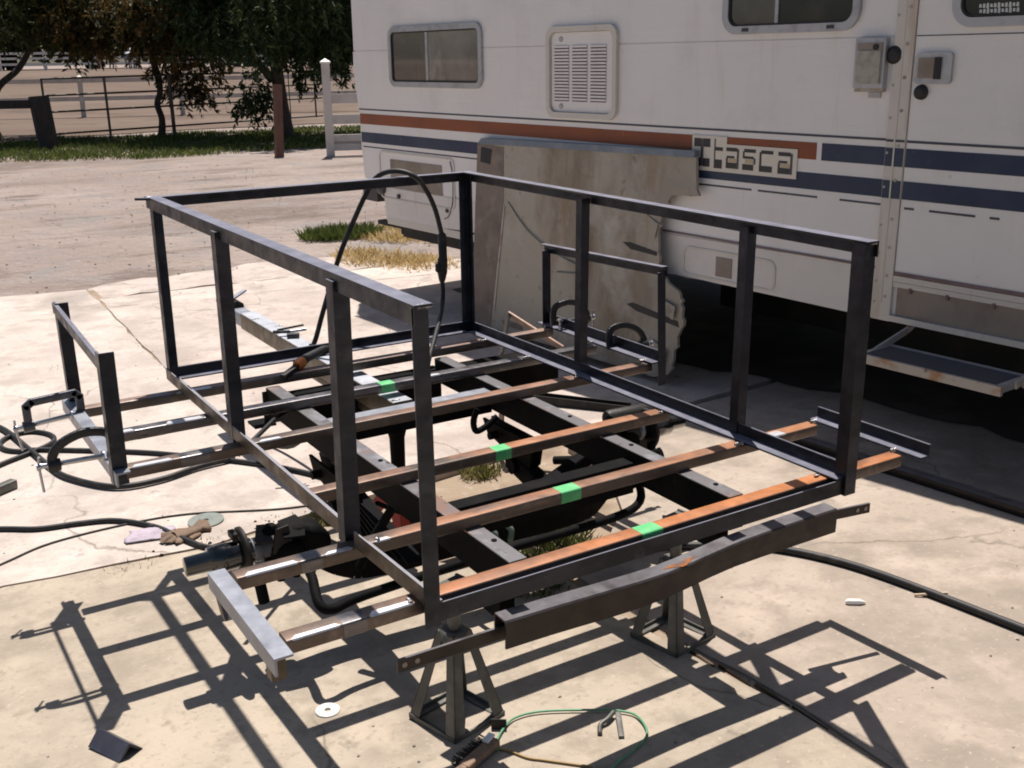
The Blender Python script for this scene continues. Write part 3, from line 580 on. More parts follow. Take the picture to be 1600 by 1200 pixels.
MB().tube(spline([(.96, 1.08, -.30), (1.02, .98, -.315), (1.08, .86, -.30), (1.16, .80, -.26), (1.22, .86, -.22)], 5), .020, 10).build('lower_arm', 'black', ch)
MB().tube(spline([(.98, 1.0, -.22), (1.05, .90, -.20), (1.12, .88, -.21), (1.18, .93, -.18)], 5), .014, 8).build('upper_link', 'black', ch)
MB().prism([(1.02, .78), (1.10, .75), (1.16, .79), (1.15, .86), (1.07, .90), (1.02, .86)], lambda a, b, d: Vector((a, b, d)), -.26, -.245).build('spring_seat', 'black', ch)
for k_ in range(5): MB().bar((.34, 1.20-.0*k_, -.215-.012*k_), (.285, .62+.06*k_, -.235-.014*k_), .045, .009, Z).build('spring_leaf', 'black', ch)
# hat-profile bumper with its flat strap
xs = [.232, .35, .45, .53, .615, .69, .753, .83, .905, 1.0, 1.12, 1.262]
zt = [-.136, -.139, -.143, -.147, -.151, -.152, -.149, -.141, -.133, -.128, -.124, -.122]
zb = [-.214, -.217, -.222, -.227, -.230, -.228, -.222, -.213, -.206, -.203, -.201, -.200]
yo = [.112, .113, .114, .116, .118, .119, .120, .120, .119, .117, .114, .112]
b = MB(); n = len(xs); vs = []
for i in range(n):
    d = .014
    vs += [(xs[i], yo[i]-.032, zb[i]+.010), (xs[i], yo[i]-.033, (zb[i]+zt[i])/2), (xs[i], yo[i]-.032, zt[i]-.004), (xs[i], yo[i]-.028, zt[i]), (xs[i], yo[i]+d, zt[i]+.001), (xs[i], yo[i]+d+.004, zt[i]-.005), (xs[i], yo[i]+d+.004, zb[i]+.01)]
k = 7
b.add(vs, [(i*k+j, (i+1)*k+j, (i+1)*k+j+1, i*k+j+1) for i in range(n-1) for j in range(k-1)], False)
bo = b.build('bumper', 'bumper', ch)
mo = bo.modifiers.new('thickness', 'SOLIDIFY'); mo.thickness = .005
for (xc, rx_, ry_, ph) in ((.745, .042, .010, 0.),):
    yc = .103; blob_ = []
    for k in range(26):
        q = 2*math.pi*k/26; rr = 1+.28*math.sin(3*q+ph)+.18*math.sin(7*q+2*ph)+random.uniform(-.12, .12)
        x_ = xc+rx_*rr*math.cos(q); blob_.append((x_, yc+ry_*rr*math.sin(q), float(np.interp(x_, xs, zt))+.0011))
    MB().add(blob_, [tuple(range(26))]).build('rust_patch', 'rustflat', bo)
st = MB(); st.bar((-.012, .118, -.182), (.32, .122, -.186), .007, .030, Z); st.build('bumper_strap', 'bumper', bo)
st = MB(); st.bar((1.20, .148, -.170), (1.420, .105, -.166), .007, .028, Z); st.build('bumper_strap', 'bumper', bo)
for p in ((.004, .1182, -.1822), (.034, .1186, -.1826), (1.406, .1078, -.1662), (1.380, .1128, -.1667)):
    MB().cyl((p[0], p[1]-.0045, p[2]), (p[0], p[1]+.0045, p[2]), .006, 10).build('strap_hole', 'slab_c', bo)
for x, y, z in ((.30, .10, -.1375), (.375, .108, -.140), (.50, .105, -.1458), (.81, .115, -.143), (.87, .10, -.137)):
    MB().cyl((x, y, z-.004), (x, y, z-.0006), .007, 10).build('bolt_hole', 'gasket', bo)
for x in (.30, .955): MB().box((x-.02, .185, -.200), (x+.02, .26, -.122)).build('bumper_bracket', 'black', ch)

# ------------------------------------------------------------------ jack stands
def jack_stand(cx, cy, ztop, body, post, label, group, rot, ztcol=-.30, w0=.085, half=.030, pressed=False, pr=.0155):
    z0 = gz(cx, cy); R = Matrix.Rotation(rot, 3, 'Z')
    o = thing('jack_stand', (cx, cy, z0), label, 'jack stand', group, R)
    H = ztcol-z0
    L = [(-1, -1), (1, -1), (1, 1), (-1, 1)]
    for i in range(4):
        a, c = L[i], L[(i+1) % 4]
        MB().angle((a[0]*w0, a[1]*w0, .0), (c[0]*w0, c[1]*w0, .0), (-(a[0]+c[0])/2, -(a[1]+c[1])/2, 0), Z, .020, .004, leg2=.014).build('base_bar', body, o, local=True)
    for a in L:
        m = MB()
        for dx, dy in ((-a[0], 0), (0, -a[1])):
            p = [Vector((a[0]*w0, a[1]*w0, .004)), Vector((a[0]*w0, a[1]*w0, .004))+Vector((dx, dy, 0))*.034, Vector((a[0]*half, a[1]*half, H))+Vector((dx, dy, 0))*.024, Vector((a[0]*half, a[1]*half, H))]
            q = [v+Vector((-a[0]*.003 if dx == 0 else 0, -a[1]*.003 if dy == 0 else 0, 0)) for v in p]
            m.add(p+q, [(0, 1, 2, 3), (4, 7, 6, 5), (0, 4, 5, 1), (1, 5, 6, 2), (2, 6, 7, 3), (3, 7, 4, 0)])
        if not pressed: m.build('leg', body, o, local=True)
    if pressed:
        for i in range(4):
            a, c = Vector((*L[i], 0)), Vector((*L[(i+1) % 4], 0)); mid = (a+c)/2
            def PT(u, v, d): return a.lerp(c, u)*(w0+(half-w0)*v)-mid*d+Vector((0, 0, v*H))
            arch = [(0, 0), (.16, 0)]+[(.5-.34*math.cos(q), .62*math.sin(q)) for q in [math.pi*k/8 for k in range(1, 8)]]+[(.84, 0), (1, 0), (1, 1), (0, 1)]
            MB().prism(arch, PT, 0, .003).build('side_plate', body, o, local=True)
    MB().tube([(0, 0, H-.05), (0, 0, H), (0, 0, H+.004)], [half*1.15, half*1.25, half*.95], 8).build('collar', body, o, local=True)
    MB().tube([(0, 0, H-.12), (0, 0, H), (0, 0, ztop-z0-.06), (0, 0, ztop-z0-.014)], [pr, pr, pr*1.1, pr*(1.6 if pressed else 1)], 12).build('post', post, o, local=True)
    s = MB(); s.box((-.035, -.022, ztop-z0-.014), (.035, .022, ztop-z0-.004)); s.box((-.035, -.022, ztop-z0-.004), (-.028, .022, ztop-z0)); s.box((.028, -.022, ztop-z0-.004), (.035, .022, ztop-z0))
    s.build('saddle', post, o, local=True)
    return o
jack_stand(.256, .365, -.168, 'jack', 'jack', 'grey steel jack stand under the near left corner of the frame', 'jack stands', math.radians(14))
jack_stand(.955, .365, -.168, 'jack', 'jack', 'grey steel jack stand behind the long rusty bumper, under the right rail', 'jack stands', math.radians(10))
js = jack_stand(.640, 1.46, -.151, 'redpaint', 'black', 'red jack stand under the middle of the frame below the tongue', 'jack stands', math.radians(20), -.36, .105, .042, True, .024)

# ------------------------------------------------------------------ clamps
def c_clamp(m, label, rounded):
    """local: screw along x; fixed jaw at +x, spine above."""
    o = thing('c_clamp', (0, 0, 0), label, 'clamp', 'C-clamps holding the fender rails')
    if rounded: path = spline([(.080, 0, -.012), (.078, 0, .030), (.060, 0, .056), (0, 0, .060), (-.055, 0, .035), (-.078, 0, .0), (-.075, 0, -.035)], 4)
    else: path = [(.080, 0, -.012), (.080, 0, .045), (.066, 0, .058), (-.058, 0, .050), (-.074, 0, .038), (-.074, 0, -.030)]
    f = MB()
    for i in range(len(path)-1):
        p, q = Vector(path[i]), Vector(path[i+1]); d = (q-p).normalized()
        f.bar(p-d*.006, q+d*.006, .016, .024, d.cross(Vector((0, 1, 0))), .004, 2)
    f.build('frame', m, o, local=True)
    MB().cyl((-.090, 0, -.024), (-.058, 0, -.022), .017, 12).build('threaded_boss', m, o, local=True)
    MB().tube([(-.118, 0, -.0245), (.046, 0, -.0115), (.046, 0, -.0115), (.053, 0, -.011)], [.0075, .0075, .015, .015], 10).build('screw', 'screw', o, local=True)
    MB().cyl((.062, 0, -.010), (.078, 0, -.009), .012, 12).build('anvil', m, o, local=True)
    MB().tube([(-.112, -.004, .004), (-.112, 0, -.024), (-.100, .006, -.098)], .0036, 8).build('handle_bar', 'screw', o, local=True)
    MB().tube([(-.1165, 0, -.0245), (-.107, 0, -.0245)], .011, 10).build('screw_head', 'screw', o, local=True)
    return o
cg = c_clamp('clampgrey', 'grey C-clamp with a squared frame on the far end of the left fender rail', False)
m = Matrix.Translation((-.398, 1.70, .004)); cg.matrix_world = m; reg(cg, m)
cb = c_clamp('clampblack', 'black C-clamp with a rounded frame on the near end of the left fender rail', True)
m = Matrix.Translation((-.398, 1.235, .022)) @ Matrix.Rotation(math.radians(6), 4, 'Y'); cb.matrix_world = m; reg(cb, m)
copy_thing(cb, Matrix.Translation((1.53, 1.70, .045)) @ Matrix.Rotation(math.pi, 4, 'Z') @ Matrix.Rotation(math.radians(4), 4, 'Y'), 'black C-clamp on the far end of the right fender rail by the board')
copy_thing(cb, Matrix.Translation((1.55, 1.36, .015)) @ Matrix.Rotation(math.pi, 4, 'Z') @ Matrix.Rotation(math.radians(12), 4, 'X'), 'black C-clamp lying low on the middle of the right fender rail')

# ------------------------------------------------------------------ welding leads, pliers
wl = thing('welding_lead', (.63, 2.07, -.02), 'thick black welding lead looped over the far top rail with an in-line connector', 'cable')
p = spline([(.50, 2.0, -.06), (.585, 2.05, -.005), (.634, 2.055, .113), (.707, 2.055, .301), (.758, 2.055, .405), (.84, 2.052, .55), (.885, 2.035, .612), (.935, 1.975, .632), (.985, 1.925, .61), (1.03, 1.92, .55), (1.065, 1.925, .476), (1.087, 1.925, .385)], 6)
MB().tube(p, .0095, 12).build('lead', 'rubber', wl)
MB().tube([(1.087, 1.925, .392), (1.088, 1.925, .385), (1.089, 1.925, .30), (1.087, 1.925, .29), (1.084, 1.925, .24), (1.082, 1.925, .21), (1.081, 1.925, .20)], [.010, .0165, .0165, .0195, .0195, .013, .009], 14).build('connector', 'rubber', wl)
MB().tube([(1.075, 1.925, .282), (1.067, 1.924, .268), (1.067, 1.924, .25), (1.076, 1.925, .235)], [.005, .012, .013, .006], 10).build('locking_tab', 'rubber', wl)
MB().tube(spline([(1.082, 1.925, .205), (1.079, 1.915, .165), (1.058, 1.885, .125), (1.00, 1.80, .09), (.90, 1.66, .05), (.80, 1.52, .01), (.74, 1.42, -.05)], 5), .0088, 12).build('lead', 'rubber', wl)
eh = thing('electrode_holder', (.45, 1.78, 0), 'black and orange electrode holder lying on the front of the left rail', 'welding tool')
MB().tube([(.60, 1.905, .018), (.56, 1.885, .020), (.46, 1.80, .022), (.435, 1.775, .020)], [.011, .015, .016, .018], 12).build('handle', 'rubber', eh)
MB().tube([(.436, 1.776, .020), (.425, 1.765, .018), (.405, 1.748, .014)], [.019, .021, .016], 12).build('collar', 'copper', eh)
MB().bar((.41, 1.752, .016), (.335, 1.70, .002), .022, .010, Z, .002, 2).build('jaw', 'chassis', eh)
MB().bar((.41, 1.752, .004), (.345, 1.71, -.012), .018, .008, Z, .002, 2).build('jaw', 'chassis', eh)
tag(MB().tube(spline([(.60, 1.905, .018), (.68, 1.98, .0), (.72, 2.2, -.2), (.66, 2.5, -.55), (.6, 2.8, -.64), (.45, 2.9, -.645)], 6), .0085, 10).build('electrode_cable', 'rubber'), 'thin black cable running from the electrode holder down to the slab', 'cable')
tag(MB().tube([(.035, 1.228, -.055), (.10, 1.30, -.052), (.205, 1.42, -.045), (.29, 1.51, -.05)], .0075, 8).build('welding_rod', 'rubber'), 'slim black rod leaning under the grey floor tube by the left side rail', 'rod')
pl = thing('locking_pliers', (.62, 2.39, -.045), 'small locking pliers with dark handles lying on the silver tongue', 'pliers')
MB().bar((.565, 2.44, -.030), (.625, 2.405, -.030), .014, .012, Z, .003, 2).build('jaw', 'clampblack', pl)
MB().bar((.615, 2.41, -.031), (.69, 2.39, -.026), .010, .012, Z, .003, 2).build('handle', 'screw', pl)
MB().bar((.58, 2.43, -.022), (.69, 2.42, -.014), .006, .009, Z, .002, 2).build('handle', 'clampblack', pl)
MB().bar((.60, 2.375, -.036), (.645, 2.355, -.036), .022, .016, Z, .003, 2).build('adjusting_block', 'clampblack', pl)

# ------------------------------------------------------------------ cables and litter on the concrete
def lay(pts, r, lift=0.0): return [Vector((x, y, gz(x, y)+r+lift)) for x, y in pts]
tag(MB().tube(spline(lay([(-.75, 4.3), (-.52, 3.95), (-.386, 3.749), (-.316, 3.345), (-.271, 3.041), (-.227, 2.844), (-.094, 2.612), (.079, 2.583), (.255, 2.643), (.42, 2.66)], .012, .004), 6), .012, 10).build('power_cable', 'rubber'), 'thick black cable curving across the pale slab under the left clamps', 'cable', 'cables on the slab')
tag(MB().tube(spline(lay([(-.9, 2.95), (-.62, 3.06), (-.453, 3.209), (-.309, 3.301), (-.205, 3.39), (-.195, 3.50), (-.26, 3.60), (-.35, 3.60), (-.41, 3.52), (-.41, 3.42), (-.36, 3.35), (-.28, 3.32), (-.038, 3.137), (.171, 2.951), (.476, 2.545), (.639, 2.222), (.70, 1.95)], .011), 6), .011, 10).build('power_cable', 'rubber'), 'black cable making a loop on the pale slab beside the grey clamp', 'cable', 'cables on the slab')
tag(MB().tube(spline(lay([(-.85, 2.62), (-.549, 2.423), (-.429, 2.334), (-.3, 2.299), (-.173, 2.243), (-.067, 2.095), (-.016, 1.934), (.035, 1.792), (.091, 1.751), (.2, 1.72)], .010), 6), .010, 10).build('air_hose', 'rubber'), 'black hose snaking over the slab joint past the glove', 'hose')
tag(MB().tube(spline(lay([(-.85, 1.95), (-.59, 2.08), (-.409, 2.175), (-.137, 2.193), (.086, 2.150), (.379, 1.99), (.6, 1.93)], .004), 6), .004, 8).build('thin_wire', 'rubber_grey'), 'thin grey wire running along the slab joint behind the glove', 'wire')
tag(MB().tube(spline(lay([(1.15, .98), (1.30, .86), (1.46, .74), (1.601, .612), (1.71, .332), (1.756, -.186), (1.77, -.6), (1.78, -1.2)], .013), 6), .013, 12).build('air_hose', 'rubber'), 'thick black hose running from under the bumper to the right edge', 'hose')
tag(MB().tube(spline(lay([(.262, .178), (.273, .203), (.32, .245), (.37, .268), (.442, .251), (.563, .173), (.60, .14), (.618, .105), (.605, .05), (.575, .015), (.511, -.009), (.451, -.027), (.40, -.06)], .003, .004), 6), .003, 6).build('green_wire', 'wire_green'), 'loose loop of thin green wire on the concrete beside the wire brush', 'wire')
tag(MB().tube(spline(lay([(.262, .190), (.285, .160), (.305, .115), (.332, .085), (.383, .029), (.41, .0)], .0028, .001), 6), .0028, 6).build('brown_wire', 'wire_brown'), 'short brown wire trailing from the wire brush', 'wire')
tag(MB().bar((-.435, 2.905, gz(0, 2.9)+.020), (-1.0, 2.50, gz(0, 2.5)+.020), .038, .038, Z, .004, 2).build('steel_tube', 'jack'), 'end of a grey square tube lying on the slab below the clamps', 'steel tube')
# angle offcut, ridge up
o0 = Vector((-.520, .775, 0)); o1 = Vector((-.470, .668, 0)); ax = (o1-o0).normalized(); sd = Vector((-ax.y, ax.x, 0))
z0 = gz(-.5, .68)
mbo = MB().angle(o0+Z*(z0+.036), o1+Z*(z0+.036), (sd-Z*1.0), (-sd-Z*1.0), .048, .006)
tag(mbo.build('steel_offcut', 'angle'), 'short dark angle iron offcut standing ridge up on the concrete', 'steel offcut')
def disc(x, y, r, hole, h, m, name, label, cat, tilt=0):
    z = gz(x, y); n = 40; outer = [(r*math.cos(2*math.pi*i/n), r*math.sin(2*math.pi*i/n)) for i in range(n)]; inner = [(hole*math.cos(2*math.pi*i/n), hole*math.sin(2*math.pi*i/n)) for i in range(n)]
    mb = MB().ring(outer, inner, lambda a, b, d: Vector((x+a, y+b, z+d+a*tilt)), .001, h)
    return tag(mb.build(name, m), label, cat)
disc(-.003, .577, .031, .008, .004, 'disc_white', 'grinding_disc', 'small pale grinding disc with a hole lying on the concrete', 'grinding disc')
disc(.113, 2.045, .066, .011, .007, 'abrasive', 'cutoff_wheel', 'grey green cutting wheel lying by the brown glove', 'cutting wheel', .03)
# glove: palm with five fingers, lying flat and crumpled
g = MB(); gx, gy = .012, 1.955; zz = gz(gx, gy)
def gl(a, b, c): 
    q = math.radians(200); return Vector((gx+a*math.cos(q)-b*math.sin(q), gy+a*math.sin(q)+b*math.cos(q), zz+c))
g.tube([gl(-.085, .004, .016), gl(-.075, .004, .017), gl(-.055, .0, .016), gl(-.02, .003, .019), gl(.015, .0, .020), gl(.040, -.002, .016)], [.040, .043, .036, .036, .040, .034], 14)
for i, (b_, ln, up) in enumerate(((-.032, .026, .010), (-.011, .050, .012), (.010, .040, .006), (.030, .018, .012))):
    g.tube([gl(.02, b_*.9, .018), gl(.050, b_*1.1, .018+up*.5), gl(.045+ln*.55, b_*1.25, .012+up), gl(.045+ln, b_*1.4+.006, .012)], [.018, .018, .017, .012], 8)
g.tube([gl(-.025, .028, .016), gl(.0, .050, .022), gl(.018, .052, .014)], [.018, .015, .010], 8)
gz0 = zz
g.v = [(v[0]+.004*math.sin(v[1]*160), v[1]+.004*math.sin(v[0]*190), gz0+max(.002, (v[2]-gz0)*.50+.005*math.sin(v[0]*120+v[1]*90))) for v in g.v]
tag(g.build('work_glove', 'leather'), 'crumpled brown leather work glove lying on the slab joint', 'glove')
rg = MB(); n = 14; rx, ry = -.095, 2.03
vs = []
for j in range(n):
    for i in range(n):
        u, v = i/(n-1)-.5, j/(n-1)-.5
        vs.append((rx+u*.15+v*.05+.008*math.sin(9*v), ry+v*.10-u*.04, gz(rx, ry)+.006+.016*abs(math.sin(u*11+v*5))*max(0, 1-2.2*(u*u+v*v)**.5*.8)+.006*math.sin(v*17)**2))
rg.add(vs, [(j*n+i, j*n+i+1, (j+1)*n+i+1, (j+1)*n+i) for j in range(n-1) for i in range(n-1)], True)
ro = rg.build('rag', 'rag'); mo = ro.modifiers.new('thickness', 'SOLIDIFY'); mo.thickness = .003
tag(ro, 'crumpled lavender rag lying beside the leather glove', 'rag')
# wire brush
br = thing('wire_brush', (.19, .17, gz(.2, .2)), 'wooden handled wire brush lying near the jack stand base', 'brush')
z = gz(.2, .2)
MB().bar((.265, .195, z+.02), (.155, .150, z+.018), .030, .020, Z, .005, 3).build('block', 'wood', br)
MB().bar((.155, .150, z+.018), (.03, .10, z+.016), .024, .018, Z, .006, 3).build('handle', 'wood', br)
mb = MB()
for i in range(26):
    for k in range(4):
        t = i/25; bx, by = .258-.100*t, .192-.041*t
        ddx, ddy = -.385, .92
        o_ = .010+.0*k; hh = z+.008+k*.006
        mb.bar((bx+ddx*.014, by+ddy*.014, hh), (bx+ddx*(.040+random.uniform(-.004, .004))+random.uniform(-.003, .003), by+ddy*.040, hh+random.uniform(-.003, .004)), .0014, .0014)
mb.build('bristles', 'bristle', br, kind='stuff')
tag(MB().bar((.262, .203, z+.036), (.236, .190, z+.033), .018, .006, Z, .002, 2).build('white_chip', 'white'), 'white chip resting on the end of the wire brush', 'chip')
tag(MB().angle((.298, .268, gz(.3, .26)), (.328, .245, gz(.3, .25)), (.5, .75, 0), (0, 0, 1), .028, .004).build('steel_bracket', 'chassis'), 'tiny rusty bracket lying beside the foot of the near jack stand', 'bracket')
tag(MB().bar((.585, .135, gz(.55, .1)+.010), (.535, .055, gz(.55, .05)+.004), .014, .006, Z, .001, 2).build('steel_strip', 'jack'), 'straight grey steel strip lying across the green wire', 'steel strip')
tag(MB().tube(spline([(.575, .140, gz(.5, .14)+.014), (.545, .125, gz(.5, .1)+.012), (.520, .120, gz(.5, .1)+.008), (.500, .095, gz(.5, .1)+.006)], 4), .006, 8).build('steel_link', 'jack'), 'bent grey steel link lying under the green wire loop', 'steel link')
z = gz(1.52, .2)
tag(MB().tube([(1.498, .222, z+.006), (1.503, .218, z+.007), (1.53, .196, z+.008), (1.545, .186, z+.006)], [.002, .009, .009, .003], 10).build('paint_marker', 'white'), 'small white marker lying on the concrete right of the bumper', 'marker')
z = gz(1.73, .1)
tag(MB().bar((1.70, .135, z+.004), (1.77, .072, z+.018), .007, .007, Z, .002, 2).build('twig', 'pale_wood'), 'pale splinter of wood leaning on the black hose', 'stick')
# beam lying along the edge of the motorhome's shadow
tag(MB().bar((2.50, 1.38, gz(2.5, 1.38)+.018), (2.56, -1.2, gz(2.5, -1.2)+.018), .060, .036, Z, .004, 2).build('steel_bar', 'bumper'), 'long dark steel bar lying on the concrete in front of the step', 'steel bar')
# bent rusty angle leaning behind the frame
ba = thing('rusty_angle', (1.52, 2.2, -.2), 'bent rusty angle iron standing behind the far right corner of the frame', 'angle iron')
MB().bar((1.42, 2.05, -.17), (1.50, 2.12, -.02), .032, .008, (1, 0, 0)).build('short_arm', 'tube_halfrust', ba)
MB().bar((1.50, 2.12, -.02), (1.62, 1.88, -.14), .032, .008, (1, 0, .3)).build('long_arm', 'tube_halfrust', ba)
MB().bar((1.42, 2.05, -.17), (1.40, 2.03, gz(1.4, 2)), .032, .008, (1, 0, 0)).build('foot', 'tube_halfrust', ba)
# dark channel lying under the right rail
z = gz(1.95, 2.4)
tag(MB().sweep([(0, 0), (.05, 0), (.05, .045), (.044, .045), (.044, .006), (.006, .006), (.006, .04), (0, .04)], (1.90, 2.62, z), (2.19, 2.16, z+.008), (.8, .55, 0), Z).build('steel_channel', 'chassis'), 'short dark channel lying on the slab behind the right side rail', 'steel channel')

# ------------------------------------------------------------------ motorhome
A95 = math.radians(95)
RD = Vector((math.cos(A95), math.sin(A95), 0)); OD = Vector((-math.sin(A95), math.cos(A95), 0)); P0 = Vector((3.0, 0, 0))
def W(r, z, o=0.0): return P0+RD*r+OD*o+Z*z
def rrect(r0, r1, z0, z1, rad, n=6):
    out = []
    for cx, cz, st in ((r1-rad, z1-rad, 0), (r0+rad, z1-rad, 90), (r0+rad, z0+rad, 180), (r1-rad, z0+rad, 270)):
        for i in range(n+1):
            q = math.radians(st+90*i/n); out.append((cx+rad*math.cos(q), cz+rad*math.sin(q)))
    return out
rvm = Matrix.Translation(W(1.8, gz(4, 1.8), -1.15)) @ Matrix.Rotation(A95, 4, 'Z')
rv = thing('motorhome', rvm.translation, 'old white motorhome with orange and navy stripes parked along the concrete', 'motorhome', None, rvm.to_3x3())
def rp(poly, o0, o1): return MB().prism(poly, W, o0, o1)
def rbox(r0, r1, z0, z1, o0, o1): return MB().prism([(r0, z0), (r1, z0), (r1, z1), (r0, z1)], W, o0, o1)
TOP = 1.80
body = [(-2.6, -.06), (1.255, -.06), (2.62, -.05), (3.0, -.045), (3.05, .22), (3.9, .22), (3.95, -.05), (4.53, -.055), (5.47, -.095), (5.495, .06), (5.53, .17), (5.775, .18), (5.80, .40), (5.805, .62), (5.845, .95), (5.84, TOP-.15), (5.76, TOP), (-2.45, TOP), (-2.6, TOP-.12)]
rp(body, -.004, -2.30).build('body', 'rv', rv)
# outer skins, with real joints between them
rp([(1.345, 1.093), (5.86, 1.093), (5.855, TOP-.17), (5.79, TOP-.03), (1.345, TOP-.03)], 0, -.003).build('siding_panel', 'rv', rv)
rp([(1.345, .155), (2.62, .155), (2.62, .150), (4.2, .150), (5.79, .185), (5.815, .40), (5.82, .62), (5.876, .95), (5.87, 1.087), (1.345, 1.087)], 0, -.003).build('siding_panel', 'rv', rv)
rp([(1.345, -.075), (2.62, -.062), (3.0, -.05), (3.0, .140), (1.345, .145)], .001, -.003).build('lower_skirt', 'rv_low', rv)
rp([(3.95, -.055), (4.53, -.065), (5.49, -.105), (5.515, .06), (5.50, .14), (3.95, .14)], .001, -.003).build('lower_skirt', 'rv_low', rv)
rp([(-2.6, -.075), (.50, -.075), (.50, TOP-.03), (-2.6, TOP-.03)], 0, -.003).build('siding_panel', 'rv', rv)
rp([(1.345, .142), (2.64, .152), (2.64, .160), (1.345, .152)], .007, .0).build('maroon_moulding', 'rv_moulding', rv)
rbox(1.36, 5.85, TOP-.045, TOP-.005, .012, -.003).build('roof_gutter', 'rv_trim', rv)
# stripes (vinyl, 1-2 mm thick)
def stripe(name, r0, r1, z0, z1, m, o=.0016): return rbox(r0, r1, z0, z1, o, .0002).build(name, m, rv)
stripe('thin_stripe', 1.345, 5.822, .677, .687, 'rv_line'); stripe('orange_stripe', 1.70, 5.815, .577, .651, 'rv_orange')
stripe('navy_stripe', 1.345, 1.672, .576, .651, 'rv_navy'); stripe('navy_stripe', 1.345, 5.808, .445, .519, 'rv_navy')
for a, b in ((1.345, 1.56), (1.68, 2.02), (2.06, 2.5), (2.5, 5.79)): stripe('thin_stripe', a, b, .410, .4185, 'rv_line')
# door, jamb and kick plate
dr = rbox(.50, 1.252, .128, TOP-.09, .006, -.002).build('door', 'rv', rv)
rbox(1.256, 1.345, -.075, TOP-.05, .012, -.003).build('door_jamb', 'rv_trim', rv)
rbox(1.300, 1.307, .0, TOP-.1, .0145, .012).build('jamb_bead', 'rv_trim', rv)
jr = MB()
for zc in (1.20, 1.06, .93, .80, .66, .52, .36, .24, .12, .03):
    jr.cyl(W(1.285, zc, .011), W(1.285, zc, .0145), .007, 8); jr.cyl(W(1.335, zc-.03, .011), W(1.335, zc-.03, .0145), .006, 8)
jr.build('jamb_screws', 'step_rust', rv, kind='stuff')
def dstripe(name, r0, r1, z0, z1, m): return rbox(r0, r1, z0, z1, .0078, .0062).build(name, m, dr)
dstripe('thin_stripe', .50, 1.25, .674, .684, 'rv_line'); dstripe('navy_stripe', .50, 1.25, .576, .651, 'rv_navy'); dstripe('navy_stripe', .50, 1.25, .445, .519, 'rv_navy')
rbox(.50, 1.25, 1.0875, 1.0915, .0072, .0062).build('panel_joint', 'rv_line', dr)
for a, b in ((1.19, 1.235), (.92, 1.12), (.82, .86), (.50, .70)): dstripe('thin_stripe', a, b, .405, .414, 'rv_line')
for a, b, c, d2 in ((.576, .651, 'rv_navy', 'navy_stripe'), (.445, .519, 'rv_navy', 'navy_stripe'), (.675, .685, 'rv_line', 'thin_stripe')): rbox(1.258, 1.343, a, b, .0135, .0122).build(d2, c, rv)
rbox(.50, 1.255, .100, .125, .010, -.002).build('door_sill', 'rv_trim', rv)
rbox(.50, 1.250, .128, .142, .012, .006).build('maroon_moulding', 'rv_moulding', dr)
kp = rbox(.50, 1.235, -.045, .075, .002, -.006).build('kick_plate', 'rv_brown', rv)
rbox(.50, 1.255, -.072, -.047, .016, -.006).build('lower_rail', 'rv_trim', rv)
rbox(.50, 1.255, .077, .098, .008, -.006).build('upper_rail', 'rv_trim', rv)
for r in (.80, 1.0, 1.17, .62): rbox(r-.006, r+.006, .06, .082, .011, .0).build('clip', 'rv_moulding', kp)
# windows
def window(name, r0, r1, z0, z1, rad, panes, fw=.035, parent=None, o=.0):
    f = MB().ring(rrect(r0, r1, z0, z1, rad), rrect(r0+fw, r1-fw, z0+fw, z1-fw, max(.01, rad-fw)), W, o-.004, o+.018).build(name, 'alu', parent or rv)
    MB().ring(rrect(r0+fw, r1-fw, z0+fw, z1-fw, rad-fw), rrect(r0+fw+.009, r1-fw-.009, z0+fw+.009, z1-fw-.009, rad-fw-.008), W, o, o+.012).build('gasket', 'gasket', f)
    for a, b, m in panes:
        rp(rrect(a, b, z0+fw+.002, z1-fw-.002, .012 if len(panes) > 1 else rad-fw, 4), o+.001, o+.005).build('pane', m, f)
    return f
w1 = window('window', 4.228, 5.340, .846, 1.240, .07, [(4.265, 4.86, 'glass_pale'), (4.86, 5.303, 'glass_brown')])
rbox(4.845, 4.872, .885, 1.203, .011, .005).build('meeting_rail', 'alu', w1)
rbox(4.27, 5.28, .880, .893, .012, .005).build('lower_track', 'alu_dark', w1)
w2 = window('window', 1.520, 2.275, 1.117, 1.62, .085, [(1.557, 1.953, 'glass_dark'), (1.965, 2.238, 'glass_brown')])
w2['label'] = 'dark two pane window cut by the top of the picture'
rbox(1.950, 1.968, 1.155, 1.583, .012, .005).build('meeting_rail', 'alu', w2)
for r in (1.66, 2.13): rbox(r-.018, r+.018, 1.128, 1.143, .022, .018).build('latch', 'alu_dark', w2)
w3 = window('door_window', .62, 1.100, 1.115, 1.62, .085, [(.657, 1.063, 'glass_dark')], .035, None, .006)
sk = MB()
for row, zc in ((0, 1.190), (1, 1.171)):
    for i in range(11):
        r = .985-i*.0145-row*.003; hgt = .0065+.003*((i*7+row*3) % 3)/2
        sk.prism([(r, zc-hgt), (r+.0105, zc-hgt+.001), (r+.0095, zc+hgt), (r+.001, zc+hgt-.0012)], W, .0112, .0118)
sk.build('window_sticker', 'sticker', w3, kind='stuff')
